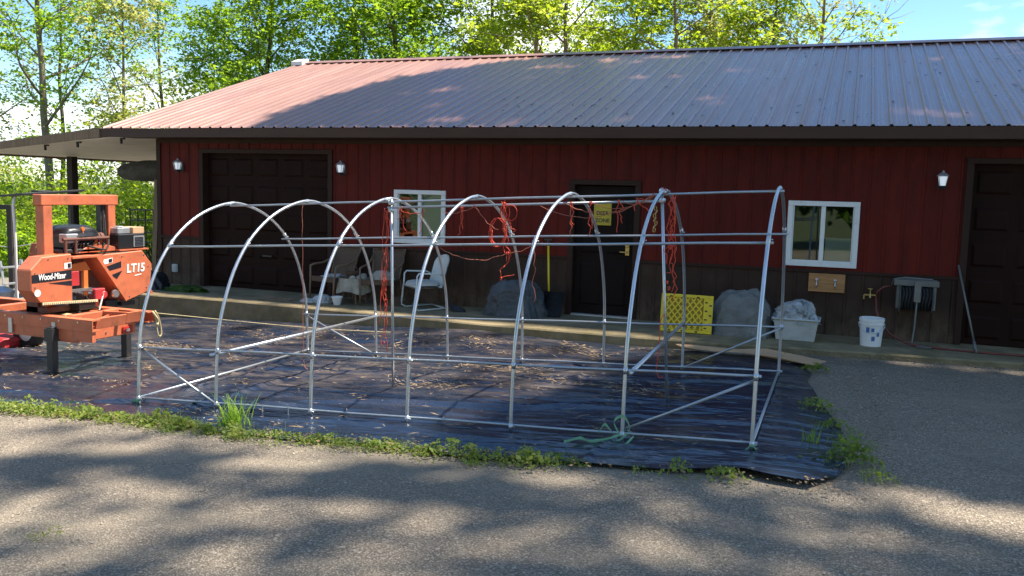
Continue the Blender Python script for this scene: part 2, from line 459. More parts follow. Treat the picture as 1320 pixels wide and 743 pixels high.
def glass_mat():
    m, nt, out = nodes('window_glass')
    gl = nt.nodes.new('ShaderNodeBsdfGlossy'); gl.inputs['Roughness'].default_value = .02; gl.inputs['Color'].default_value = (.9, .95, .93, 1)
    tr = nt.nodes.new('ShaderNodeBsdfTransparent'); tr.inputs['Color'].default_value = (.75, .8, .77, 1)
    fr = nt.nodes.new('ShaderNodeFresnel'); fr.inputs['IOR'].default_value = 1.7
    mx = nt.nodes.new('ShaderNodeMixShader'); nt.links.new(fr.outputs[0], mx.inputs[0])
    nt.links.new(tr.outputs[0], mx.inputs[1]); nt.links.new(gl.outputs[0], mx.inputs[2]); nt.links.new(mx.outputs[0], out.inputs[0])
    return m
M['glass'] = glass_mat()

def lamp_mat():
    m, nt, out = nodes('lit_frosted_glass')
    p = nt.nodes.new('ShaderNodeBsdfPrincipled'); nt.links.new(p.outputs[0], out.inputs[0])
    n = pos_noise(nt, 20, 2)
    c = ramp(nt, n.outputs['Fac'], [(.3, (.7, .75, .8)), (.7, (.85, .88, .9))]); nt.links.new(c.outputs[0], p.inputs['Base Color'])
    p.inputs['Roughness'].default_value = .4
    p.inputs['Emission Color'].default_value = (.82, .9, 1, 1); p.inputs['Emission Strength'].default_value = .18
    return m
M['lamp'] = lamp_mat()

# ----------------------------------------------------------------------------
# camera
# ----------------------------------------------------------------------------
f_px, pitch, roll, cam_h, yaw = 1122.98, .1095, .0258, 1.7515, .367
ca, sa = math.cos(yaw), math.sin(yaw)
Rr = Vector((ca, sa, 0)); F0 = Vector((-sa, ca, 0)); Z = Vector((0, 0, 1))
F = F0 * math.cos(pitch) - Z * math.sin(pitch); U = F0 * math.sin(pitch) + Z * math.cos(pitch)
right = Rr * math.cos(roll) + U * math.sin(roll); up = U * math.cos(roll) - Rr * math.sin(roll)
cam = bpy.data.cameras.new('camera'); camo = bpy.data.objects.new('camera', cam); COL.objects.link(camo)
mw = Matrix.Identity(4)
for i in range(3):
    mw[i][0] = right[i]; mw[i][1] = up[i]; mw[i][2] = -F[i]
mw[0][3], mw[1][3], mw[2][3] = 0, -13.217, cam_h
camo.matrix_world = mw
cam.sensor_width = 36; cam.lens = f_px / 1320 * 36; cam.clip_end = 3000; cam.clip_start = .05
scene.camera = camo

# ----------------------------------------------------------------------------
# light
# ----------------------------------------------------------------------------
sun_dir = Vector((.383, .241, .891)).normalized()
sun = bpy.data.lights.new('sun', 'SUN'); sun.energy = 5.0; sun.angle = R(.9); sun.color = (1, .915, .79)
suno = bpy.data.objects.new('sun', sun); COL.objects.link(suno)
suno.rotation_euler = sun_dir.to_track_quat('Z', 'Y').to_euler(); suno.location = (8, 6, 30)
w = bpy.data.worlds.new('World'); scene.world = w; w.use_nodes = True
nt = w.node_tree; nt.nodes.clear()
wo = nt.nodes.new('ShaderNodeOutputWorld'); bg = nt.nodes.new('ShaderNodeBackground')
sky = nt.nodes.new('ShaderNodeTexSky'); sky.sky_type = 'NISHITA'; sky.sun_disc = False
sky.sun_elevation = math.asin(sun_dir.z); sky.sun_rotation = math.atan2(sun_dir.x, sun_dir.y)
sky.air_density = 1.0; sky.dust_density = .3; sky.ozone_density = 2.0
tc = nt.nodes.new('ShaderNodeTexCoord')
mp = nt.nodes.new('ShaderNodeMapping'); mp.inputs['Scale'].default_value = (1, 1, 2.6); mp.inputs['Location'].default_value = (.35, .1, .0)
cn = nt.nodes.new('ShaderNodeTexNoise'); cn.inputs['Scale'].default_value = 3.2; cn.inputs['Detail'].default_value = 7; cn.inputs['Roughness'].default_value = .55
nt.links.new(tc.outputs['Generated'], mp.inputs[0]); nt.links.new(mp.outputs[0], cn.inputs['Vector'])
cr = nt.nodes.new('ShaderNodeValToRGB'); cr.color_ramp.elements[0].position = .55; cr.color_ramp.elements[1].position = .68
nt.links.new(cn.outputs['Fac'], cr.inputs[0])
mx = nt.nodes.new('ShaderNodeMix'); mx.data_type = 'RGBA'
nt.links.new(cr.outputs[0], mx.inputs[0]); hs_ = nt.nodes.new('ShaderNodeHueSaturation'); hs_.inputs['Saturation'].default_value = 1.25; hs_.inputs['Value'].default_value = .92; nt.links.new(sky.outputs[0], hs_.inputs['Color']); nt.links.new(hs_.outputs[0], mx.inputs[6]); mx.inputs[7].default_value = (7.2, 7.3, 7.6, 1)
nt.links.new(mx.outputs[2], bg.inputs[0]); bg.inputs[1].default_value = .105
nt.links.new(bg.outputs[0], wo.inputs[0])
vs = scene.view_settings
vs.view_transform = 'Standard'; vs.look = 'None'; vs.gamma = 1; vs.use_curve_mapping = False; vs.exposure = 1.3

# ----------------------------------------------------------------------------
# setting: ground, driveway, apron
# ----------------------------------------------------------------------------
def sheet(name, xs, ys, zf, mat):
    X, Y = np.meshgrid(xs, ys, indexing='ij')
    P = np.stack([X, Y, zf(X, Y)], 2)
    b = MB(); b.grid(P)
    b.f = [f[::-1] for f in b.f]
    ob = b.build(name, mat, smooth=True)
    return tag(ob, kind='structure')

def ext(lo, hi, step, far):
    a = list(np.arange(lo, hi + 1e-6, step))
    for q in far: a.append(hi + q); a.insert(0, lo - q)
    return np.array(a)
sheet('ground', ext(-50, 30, 1.0, [5, 15, 40, 120, 400, 1200]), ext(-30, 60, 1.0, [5, 15, 40, 120, 400, 1200]),
      lambda X, Y: gz(X, Y) - .07 - .03 * np.maximum(0, -X - 25).clip(0, 30) + .015 * np.sin(X * 1.3) * np.cos(Y * 1.7), M['ground'])
dj = sines(5, 8, .9, .9)
sheet('driveway', np.arange(-21, 16.01, .25), np.arange(-24, .51, .25), lambda X, Y: gz(X, Y) - .012 + .008 * dj(X, Y), M['drive'])

slab = MB()
fx = [(-12.9, -1.5), (-11, -1.52), (-9.5, -1.45), (-6.8, -1.52), (-4.9, -1.66), (-2.5, -1.63), (-.3, -1.4), (1.05, -1.25), (2.1, -1.14), (5, -1.1), (6.8, -1.1)]
poly = [(x, y) for x, y in fx] + [(6.8, .3), (-12.9, .3)]
slab.prism(poly, 'z', -1.2, -.168)
yard_y = np.arange(.55, 12.6, .5)
sheet('bounce_yard', np.arange(-24, -12.4, .5), yard_y, lambda X, Y: gz(X, Y) - .02 + .01 * dj(X, Y), M['drive'])  # pale yard sheet added to bounce light onto the lean-to ceiling
tag(slab.build('concrete_apron', M['concrete'], bevel=.02), kind='structure')

lg_ = MB()
for k in range(2600):
    if k < 900: x = rng.uniform(-8.8, .2); y = -7.06 - abs(rng.normal(0, .22))
    elif k < 1500: x = rng.uniform(-.2, .7); y = rng.uniform(-7, -2); x += .18 * math.sin(y)
    else: x = rng.uniform(-6, 3); y = rng.uniform(-10.5, -7)
    r_ = rng.uniform(.004, .012) * (1.5 if k % 23 == 0 else 1); z = g(x, y) - .008 + r_ * .3
    a_ = rng.uniform(0, 6); ca_, sa_ = math.cos(a_) * r_, math.sin(a_) * r_
    lg_.add([(x + ca_, y + sa_, z), (x - sa_ * .8, y + ca_ * .8, z), (x - ca_ * 1.2, y - sa_ * 1.2, z), (x + sa_ * .8, y - ca_ * .8, z), (x, y, z + r_ * .7)], [(0, 1, 4), (1, 2, 4), (2, 3, 4), (3, 0, 4)])
tag(lg_.build('loose_gravel', pmat('loose_stone', (.34, .29, .22), .9, var=.5, scale=45)), 'small loose stones scattered over the worn asphalt', 'gravel', kind='stuff')

# ----------------------------------------------------------------------------
# barn
# ----------------------------------------------------------------------------
barn = thing('barn', 'long red metal barn with brown wainscot and rust coloured metal roof', 'barn', (0, 0, -.168))
XL, XR, DEP = -12.4, 6.6, 12.0
ZB, ZT, ZW = -.168, 2.60, .735
RIB = .2286
def ribbed(mb, x0, x1, z0, z1, y=0.0, depth=.014):
    """wall sheet in plane y, ribs proud towards -y, at global multiples of RIB"""
    k0 = math.ceil((x0 + .03) / RIB); pts = [(x0, y)]
    k = k0
    while k * RIB < x1 - .03:
        c = k * RIB
        pts += [(c - .022, y), (c - .010, y - depth), (c + .010, y - depth), (c + .022, y)]
        k += 1
    pts.append((x1, y))
    vs, fs = [], []
    for (x, yy) in pts: vs += [(x, yy, z0), (x, yy, z1)]
    for i in range(len(pts) - 1):
        fs.append((2 * i, 2 * i + 2, 2 * i + 3, 2 * i + 1))
    mb.add(vs, fs)
W1 = (-7.27, -6.30, .84, 1.745); W2 = (-.84, .125, .803, 1.737)
G1 = (-11.35, -8.55, 2.33); DR = (-4.10, -3.055, 1.90); G2 = (1.47, 4.25, 2.29)
red = MB()
for (x0, x1, z0, z1) in ((XL, G1[0], ZW, ZT), (G1[0], G1[1], G1[2], ZT), (G1[1], W1[0], ZW, ZT), (W1[0], W1[1], ZW, W1[2]), (W1[0], W1[1], W1[3], ZT),
                         (W1[1], DR[0], ZW, ZT), (DR[0], DR[1], DR[2], ZT), (DR[1], W2[0], ZW, ZT), (W2[0], W2[1], ZW, W2[2]), (W2[0], W2[1], W2[3], ZT),
                         (W2[1], G2[0], ZW, ZT), (G2[0], G2[1], G2[2], ZT), (G2[1], XR, ZW, ZT)):
    ribbed(red, x0, x1, z0, z1)
# end walls and back wall
for X in (XL, XR):
    red.add([(X, 0, ZB), (X, DEP, ZB), (X, DEP, ZT), (X, 6, 4.72), (X, 0, ZT)], [(0, 1, 2, 3, 4)])
red.add([(XL, DEP, ZB), (XR, DEP, ZB), (XR, DEP, ZT), (XL, DEP, ZT)], [(0, 1, 2, 3)])
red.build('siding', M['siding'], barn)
for (x0, x1) in ((XL, G1[0]), (G1[1], DR[0]), (DR[1], G2[0]), (G2[1], XR)):
    wn = MB(); ribbed(wn, x0, x1, ZB + .002, ZW); wn.build('wainscot', M['wainscot'], barn)
tr = MB()
for (x0, x1) in ((XL, G1[0]), (G1[1], DR[0]), (DR[1], G2[0]), (G2[1], XR)):
    tr.bb(x0 + .05, x1 - .05, -.026, -.002, ZW - .02, ZW + .025)
for (a, b_, z) in (G1, DR, G2):
    tr.bb(a - .05, a + .04, -.03, .14, ZB + .004, z); tr.bb(b_ - .04, b_ + .05, -.03, .14, ZB + .004, z)
    tr.bb(a - .05, b_ + .05, -.032, .14, z - .002, z + .075)
tr.bb(XL - .012, XL + .085, -.024, -.002, ZB + .004, ZT - .01)
tr.bb(XL, XR, -.022, -.003, ZT - .09, ZT - .012)
tr.build('trim', M['trim'], barn, bevel=.004)

def garage(G):
    d = MB(); x0, x1, z1 = G
    y = .12
    d.bb(x0 + .04, x1 - .04, y, y + .05, ZB + .004, z1)
    ns, ncol = 5, 5
    H = (z1 - ZB) / ns; Wd = (x1 - x0 - .08) / ncol
    for s in range(ns):
        zz = ZB + s * H
        if s: d.bb(x0 + .04, x1 - .04, y - .006, y - .001, zz - .008, zz + .008)
        for c in range(ncol):
            cx0 = x0 + .04 + c * Wd + .06; cx1 = x0 + .04 + (c + 1) * Wd - .06
            a, b2 = zz + .09, zz + H - .09
            # raised bevelled panel
            e = .035
            vs = [(cx0, y - .002, a), (cx1, y - .002, a), (cx1, y - .002, b2), (cx0, y - .002, b2),
                  (cx0 + e, y - .022, a + e), (cx1 - e, y - .022, a + e), (cx1 - e, y - .022, b2 - e), (cx0 + e, y - .022, b2 - e)]
            d.add(vs, [(4, 5, 6, 7), (0, 1, 5, 4), (1, 2, 6, 5), (2, 3, 7, 6), (3, 0, 4, 7)])
    ob = d.build('garage_door', M['garage'], barn)
    h = MB(); h.bb((x0 + x1) / 2 - .1, (x0 + x1) / 2 + .1, y - .05, y - .03, ZB + .62, ZB + .65); h.bb((x0 + x1) / 2 - .09, (x0 + x1) / 2 - .07, y - .031, y - .004, ZB + .62, ZB + .65)
    h.bb((x0 + x1) / 2 + .07, (x0 + x1) / 2 + .09, y - .031, y - .004, ZB + .62, ZB + .65)
    ho = h.build('handle', M['blacksteel'], ob)
    ho.location = (0, 0, 0)
    return ob
garage(G1); garage(G2)

d = MB(); d.bb(DR[0] + .045, DR[1] - .045, .06, .105, ZB + .03, DR[2] - .02)
for (za, zb) in ((ZB + .18, ZB + .85), (ZB + 1.0, ZB + 1.92)):
    for (xa, xb) in ((DR[0] + .15, -3.62), (-3.53, DR[1] - .15)):
        e = .03
        vs = [(xa, .058, za), (xb, .058, za), (xb, .058, zb), (xa, .058, zb), (xa + e, .045, za + e), (xb - e, .045, za + e), (xb - e, .045, zb - e), (xa + e, .045, zb - e)]
        d.add(vs, [(4, 5, 6, 7), (0, 1, 5, 4), (1, 2, 6, 5), (2, 3, 7, 6), (3, 0, 4, 7)])
door = d.build('door', M['entry'], barn)
h = MB()
h.bb(-3.225, -3.165, .036, .042, .82, 1.02)
h.tube([(-3.195, .04, .87), (-3.195, -.02, .87), (-3.30, -.025, .872)], .011, 8)
h.lathe([(.028, 0), (.028, .014), (.018, .02)], (-3.195, .036, .965), 14, Matrix.Rotation(PI / 2, 3, 'X'))
h.build('handle', M['brass'], door, smooth='auto')
th = MB(); th.bb(DR[0] + .04, DR[1] - .04, -.04, .11, ZB + .003, ZB + .03); th.build('threshold', M['alu'], barn)

def window(Wn, inner):
    x0, x1, z0, z1 = Wn
    fr = MB(); t = .07
    fr.bb(x0, x1, -.034, .05, z1 - t, z1); fr.bb(x0, x1, -.034, .05, z0, z0 + t)
    fr.bb(x0, x0 + t, -.034, .05, z0 + t, z1 - t); fr.bb(x1 - t, x1, -.034, .05, z0 + t, z1 - t)
    xm = (x0 + x1) / 2
    # sliding sash frames
    fr.bb(xm - .03, xm + .03, -.022, .045, z0 + t, z1 - t)
    fr.bb(x0 + t, x0 + t + .018, -.012, .045, z0 + t, z1 - t); fr.bb(x1 - t - .018, x1 - t, -.012, .045, z0 + t, z1 - t)
    fr.bb(x0 + t + .018, xm - .03, -.012, .045, z0 + t, z0 + t + .018); fr.bb(xm + .03, x1 - t - .018, -.012, .045, z0 + t, z0 + t + .018)
    wd = fr.build('window', M['vinyl'], barn, bevel=.004)
    pa = MB()
    pa.bb(x0 + t + .018, xm - .03, .010, .014, z0 + t + .018, z1 - t); pa.build('pane', M['glass'], wd).location = (0, 0, 0)
    pb = MB()
    pb.bb(xm + .03, x1 - t - .018, .022, .026, z0 + t + .018, z1 - t); pb.build('pane', M['glass'], wd)
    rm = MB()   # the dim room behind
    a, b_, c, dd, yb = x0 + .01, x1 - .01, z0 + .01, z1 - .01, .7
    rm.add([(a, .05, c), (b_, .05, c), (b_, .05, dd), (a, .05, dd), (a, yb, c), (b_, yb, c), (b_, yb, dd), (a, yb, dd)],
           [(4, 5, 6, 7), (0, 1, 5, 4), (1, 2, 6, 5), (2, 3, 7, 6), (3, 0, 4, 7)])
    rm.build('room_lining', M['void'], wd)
    inner(wd)
    return wd
def in1(wd):
    b = MB(); b.bb(-6.75, -6.37, .045, .052, .91, 1.68); b.build('blind', M['vinyl'], wd)
    p = MB()
    for i in range(60):
        x = -7.0 + rng.normal(0, .12) + (.25 if i % 3 else 0); z = 1.25 + rng.normal(0, .16) - (.15 if i % 3 else 0)
        s = .05; q = Matrix.Rotation(rng.uniform(0, 6), 3, 'Y') @ Matrix.Rotation(rng.uniform(-.6, .6), 3, 'X')
        P = [q @ Vector(v) for v in ((-s, 0, 0), (0, 0, -.025), (s, 0, 0), (0, 0, .025))]
        p.add([(v.x + x, v.y + .062, v.z + z) for v in P], [(0, 1, 2, 3)])
    p.build('leaves', M['leaf_dark'], wd)
def in2(wd):
    b = MB(); b.bb(-.31, .045, .04, .046, .88, 1.22); b.build('white_board', M['vinyl'], wd)
window(W1, in1); window(W2, in2)

# roof: two ribbed slopes
XE0, XE1 = -13.38, 7.0
ye, ze, yr, zr = -.45, 2.757, 6.0, 4.865
sl = (zr - ze) / (yr - ye); ln = math.hypot(zr - ze, yr - ye)
nrm = (-(zr - ze) / ln, (yr - ye) / ln)
def slope_pts(sign):
    pts = []; x = XE0
    prof = [(0.0, 0.0)]
    pts.append((XE0, 0))
    c = XE0 + .10
    while c < XE1 - .03:
        pts += [(c - .030, 0), (c - .014, .024), (c + .014, .024), (c + .030, 0)]
        for q in (.066, .124):   # low stiffening ribs
            if c + q + .09 < XE1:
                pts += [(c + q - .010, 0), (c + q, .005), (c + q + .010, 0)]
        c += RIB
    pts.append((XE1, 0)); return pts
rf = MB()
for side in (1, -1):
    pts = slope_pts(side); vs, fs = [], []
    for (x, hgt) in pts:
        for (t) in (0, 1):
            y = ye + (yr - ye) * t + nrm[0] * hgt; z = ze + (zr - ze) * t + nrm[1] * hgt
            if side < 0: y = 2 * yr - y
            vs.append((x, y, z))
    for i in range(len(pts) - 1):
        q = (2 * i, 2 * i + 2, 2 * i + 3, 2 * i + 1)
        fs.append(q if side > 0 else q[::-1])
    rf.add(vs, fs)
roof = rf.build('roof', M['roof'], barn)
rc = MB()
for s in (1, -1):
    a = [(yr - s * .16, zr + .032 - .16 * sl), (yr, zr + .05), (yr, zr + .06), (yr - s * .17, zr + .04 - .16 * sl)]
    rc.prism(a, 'x', XE0 + .1, XE1)
rc.build('ridge_cap', M['roof'], roof)
ec = MB(); ec.prism([(yr - .3, zr - .075), (yr, zr + .02), (yr, zr + .12), (yr - .30, zr + .02)], 'x', XE0 - .02, XE0 + .3); ec.build('ridge_end_cap', M['white'], roof)
fa = MB()
fa.bb(XE0, XE1, ye + .008, ye + .03, ze - .165, ze - .006)
fa.prism([(ye + .03, ze - .02), (yr, zr - .02), (yr, zr - .18), (ye + .03, ze - .18)], 'x', XE0 + .004, XE0 + .03)
fa.bb(XE0, XE1, 2 * yr - ye - .03, 2 * yr - ye - .008, ze - .165, ze - .006)
fa.build('fascia', M['fascia'], barn)
so = MB(); so.bb(XE0 + .03, XE1, ye + .03, -.001, ze - .165, ze - .15); so.build('soffit', M['soffit'], barn)
# open lean-to on the left gable
lt = MB()
lx0, lx1 = -17.1, -13.36
lt.prism([(lx0, 2.315), (lx1, 2.70), (lx1, 2.745), (lx0, 2.36)], 'y', -.42, 6.3)
lto = lt.build('lean_to_roof', M['roof'], barn)
lu = MB(); lu.prism([(lx0 + .02, 2.29), (-12.42, 2.63), (-12.42, 2.648), (lx0 + .02, 2.308)], 'y', -.40, 6.28); lu.build('lean_to_ceiling', M['whitepanel'], barn)
lf = MB(); lf.prism([(lx0 - .02, 2.25), (lx1, 2.585), (lx1, 2.765), (lx0 - .02, 2.385)], 'y', -.455, -.424)
lf.bb(lx0 - .03, lx0 - .002, -.42, 6.3, 2.25, 2.38); lf.build('lean_to_fascia', M['wood'], barn)
for (x, y) in ((-16.5, 1.75), (-16.5, 6.1), (-16.75, -.3)):
    p = MB(); p.bb(x - .08, x + .08, y - .08, y + .08, g(x, y) - .1, 2.30); p.build('post', M['darkwood'], barn)
for (x, y) in ((-14.9, -.30), (-14.05, -.30), (-13.0, -.25)):
    zc = 2.29 + (x - lx0) * .0727
    p = MB(); p.bb(x - .05, x + .05, y - .02, y + .02, zc - .03, zc); p.bb(x - .05, x - .02, y - .02, y + .02, zc - .11, zc); p.build('bracket', M['blacksteel'], barn)

# debris on the roof (twigs, seed clusters)
n = 260
X = rng.uniform(-6, 6.5, n); T = rng.beta(1.2, 1.6, n)
Y = ye + (yr - ye) * T; Zr = ze + (zr - ze) * T + .012
an = rng.uniform(0, PI, n); s = rng.uniform(.012, .042, n)
dx = np.stack([np.cos(an), np.sin(an), np.sin(an) * sl], 1) * s[:, None]; dy = np.stack([-np.sin(an), np.cos(an), np.cos(an) * sl], 1) * (s * .6)[:, None]
C = np.stack([X, Y, Zr], 1)
tag(quads_mesh('roof_debris', np.stack([C - dx, C - dy, C + dx, C + dy], 1), M['screwdark']), 'small dark twigs and seed debris scattered over the roof metal', 'debris', kind='stuff')

# ----------------------------------------------------------------------------
# things on the barn wall
# ----------------------------------------------------------------------------
def lantern(x, z, label):
    t = thing('wall_lantern', label, 'lantern', (x, 0, z), group='white glass lanterns on the barn wall')
    b = MB(); b.bb(x - .05, x + .05, -.03, -.016, z - .10, z + .06); b.build('backplate', M['blacksteel'], t, bevel=.004)
    a = MB(); a.tube([(x, -.028, z - .07), (x, -.10, z - .10), (x, -.12, z - .05)], .012, 8); a.lathe([(.02, -.10), (.045, -.07), (.05, -.055)], (x, -.12, z), 12); a.build('arm', M['blacksteel'], t, smooth='auto')
    s = MB(); s.lathe([(.036, -.053), (.058, .07)], (x, -.12, z), 8); s.build('lamp_glass', M['lamp'], t)
    c = MB(); c.lathe([(.08, .076), (.06, .10), (.02, .125), (.008, .15)], (x, -.12, z), 8)
    for k in range(4):
        an = PI / 4 + k * PI / 2
        c.tube([(x + .05 * math.cos(an), -.12 + .05 * math.sin(an), z - .055), (x + .078 * math.cos(an), -.12 + .078 * math.sin(an), z + .078)], .005, 5)
    c.build('cap', M['alu'], t)
lantern(-11.81, 2.07, 'white glass wall lantern left of the dark garage door by the barn corner')
lantern(-8.27, 2.07, 'white glass wall lantern between the dark garage door and the white window')
lantern(1.13, 2.04, 'white glass wall lantern glowing beside the doorway at the right end')

def text(s, size, loc, rot, mat, parent, name='lettering', extrude=.001, offset=0, shear=0, sx=1.0):
    cu = bpy.data.curves.new(name, 'FONT'); cu.body = s; cu.size = size; cu.extrude = extrude; cu.offset = offset; cu.shear = shear
    cu.align_x = 'CENTER'; cu.align_y = 'CENTER'; cu.materials.append(mat)
    o = bpy.data.objects.new(name, cu); COL.objects.link(o); o.parent = parent
    bpy.context.view_layer.update()
    me = bpy.data.meshes.new_from_object(o.evaluated_get(bpy.context.evaluated_depsgraph_get()))
    bpy.data.objects.remove(o)
    o = bpy.data.objects.new(name, me); COL.objects.link(o); o.parent = parent
    o.location = Vector(loc) - parent_origin(parent); o.rotation_euler = rot; o.scale = (sx, 1, 1)
    return o

sg = thing('sign', 'yellow sign with black lettering high on the dark entry door', 'sign', (-3.61, .043, 1.44))
b = MB(); b.bb(-3.75, -3.47, .034, .042, 1.275, 1.615); b.build('sign_panel', M['yellowsign'], sg)
text('DEER', .085, (-3.61, .032, 1.46), (PI / 2, 0, 0), M['blackprint'], sg, offset=.002)
text('ZONE', .085, (-3.61, .032, 1.345), (PI / 2, 0, 0), M['blackprint'], sg, offset=.002)

hb = thing('hook_board', 'stained pine board with two metal hooks mounted under the right window', 'board', (-.255, -.03, .58))
b = MB(); b.bb(-.50, -.01, -.048, -.017, .447, .71); b.build('board', M['yellowwood'], hb, bevel=.004)
for x in (-.39, -.14):
    k = MB(); k.tube([(x, -.05, .63), (x, -.06, .56), (x, -.10, .52), (x, -.115, .56)], .009, 7); k.lathe([(.022, 0), (.022, .012)], (x, -.045, .62), 10, Matrix.Rotation(PI / 2, 3, 'X')); k.build('hook', M['chrome'], hb, smooth=True)

ob = MB(); ob.bb(-12.05, -11.93, -.06, -.016, .07, .22); ob.bb(-12.02, -11.96, -.072, -.061, .10, .19)
tag(ob.build('outlet_box', M['tote'], bevel=.006), 'small grey outlet box low on the wainscot near the barn corner', 'outlet')

# hose reel, hose, spigot
hr = thing('hose_reel', 'grey metal hose reel full of black hose mounted on the wainscot', 'hose reel', (.9, -.1, .45))
b = MB(); b.bb(.64, 1.17, -.05, -.02, .66, .70); b.bb(.64, 1.17, -.16, -.13, .675, .70); b.bb(.66, .70, -.24, -.02, .30, .66); b.bb(1.11, 1.15, -.24, -.02, .30, .66)
b.bb(.62, 1.18, -.26, -.22, .62, .70); b.tube([(.60, -.14, .62), (.62, -.2, .70), (.75, -.24, .73), (1.1, -.24, .72)], .015, 7); b.build('frame', M['greyreel'], hr, bevel=.006)
b = MB()
for k in range(9):
    x = .735 + k * .042
    an = np.linspace(0, 2 * PI, 25); b.tube([(x + .01 * math.sin(a * 3), -.19 + .15 * math.cos(a), .45 + .15 * math.sin(a)) for a in an], .02, 6, cap=False)
b.lathe([(.12, .70), (.12, 1.12)], (0, -.19, .45), 16, Matrix(((0, 0, 1), (0, 1, 0), (-1, 0, 0)))); b.build('hose_coil', M['rubber'], hr, smooth=True)
for x in (.705, 1.105):
    b = MB(); b.lathe([(.185, -.006), (.2, 0), (.185, .006)], (x, -.19, .45), 24, Matrix(((0, 0, 1), (0, 1, 0), (-1, 0, 0)))); b.build('flange', M['greyreel'], hr)
b = MB(); b.bb(.87, .95, -.40, -.34, .42, .70); b.tube([(.91, -.37, .42), (.90, -.42, .1), (.88, -.46, -.13), (.95, -.55, -.15), (1.1, -.6, -.152)], .012, 6); b.build('hose_guide', M['greyreel'], hr)
sp = MB()
sp.tube([(.33, -.016, .46), (.33, -.10, .46), (.33, -.12, .41)], .014, 8); sp.tube([(.33, -.07, .46), (.33, -.07, .53)], .008, 6)
sp.lathe([(.035, 0), (.035, .01)], (.33, -.07, .53), 10); sp.tube([(.25, -.09, .45), (.41, -.09, .45)], .012, 6); sp.tube([(.25, -.09, .45), (.25, -.10, .39)], .011, 6)
tag(sp.build('spigot', M['brass'], smooth='auto'), 'brass outdoor spigot on the wainscot above the white bucket', 'spigot')
ho = MB()
pp = [(.41, -.1, .45), (.43, -.13, .52), (.50, -.14, .58), (.60, -.14, .60)]
ho.tube(pp, .013, 7)
pp = [(.41, -.12, .44), (.42, -.2, .25), (.47, -.32, .12), (.60, -.44, -.03), (.8, -.52, -.125), (1.0, -.56, -.15), (1.3, -.6, -.153), (1.8, -.66, -.153), (2.6, -.6, -.153), (3.4, -.75, -.153)]
ho.tube(pp, .014, 7)
tag(ho.build('garden_hose', M['redhose'], smooth=True), 'faded red hose running from the spigot along the apron', 'hose')
pl = MB(); pl.lathe([(.085, 0), (.10, .02), (.095, .02), (.08, .006)], (1.02, -.62, -.166), 18)
tag(pl.build('pan', M['chrome'], smooth='auto'), 'small shiny metal pan on the apron below the hose reel', 'pan')
rd = MB(); rd.tube([(1.40, -.14, .93), (1.60, -.62, -.02)], .013, 7); rd.tube([(1.60, -.62, -.02), (1.63, -.70, -.165)], .02, 7)
tag(rd.build('pole', M['greyreel'], smooth=True), 'thin grey metal pole leaning beside the right garage doorway', 'pole')

# ----------------------------------------------------------------------------
# things on the apron
# ----------------------------------------------------------------------------
ZS = -.168
bk = thing('bucket', 'white plastic bucket with blue print under the brass spigot', 'bucket', (.36, -.7, ZS))
b = MB(); b.lathe([(.13, 0), (.152, .33), (.16, .335), (.16, .37), (.152, .375), (.147, .37), (.128, .02)], (.36, -.7, ZS), 28); b.build('body', M['white'], bk, smooth='auto')
b = MB(); b.lathe([(.157, .29), (.166, .29), (.166, .31), (.157, .31)], (.36, -.7, ZS), 28, cap=False); b.build('rim_band', M['white'], bk, smooth='auto')
b = MB()
def on_bucket(a, z): 
    r = .133 + (.152 - .13) * z / .33 + .0015
    return (.36 + r * math.cos(a), -.7 + r * math.sin(a), ZS + z)
for (a0, a1, z0, z1) in ((-2.05, -1.75, .19, .26), (-1.6, -1.35, .20, .25), (-1.55, -1.25, .08, .14), (-1.1, -.85, .14, .2)):
    pts = [(on_bucket(a, z0), on_bucket(a, z1)) for a in np.linspace(a0, a1, 5)]
    vs = [p for q in pts for p in q]; b.add(vs, [(2 * i, 2 * i + 2, 2 * i + 3, 2 * i + 1) for i in range(4)])
b.build('print', M['blueprint'], bk)
b = MB(); b.tube([(.36 - .165, -.7, ZS + .30)] + [(.36 - .165 * math.cos(a), -.7 - .12 * math.sin(a) - .04, ZS + .30 - .12 * math.sin(a)) for a in np.linspace(.2, PI - .2, 10)] + [(.36 + .165, -.7, ZS + .30)], .004, 5); b.build('handle', M['chrome'], bk)

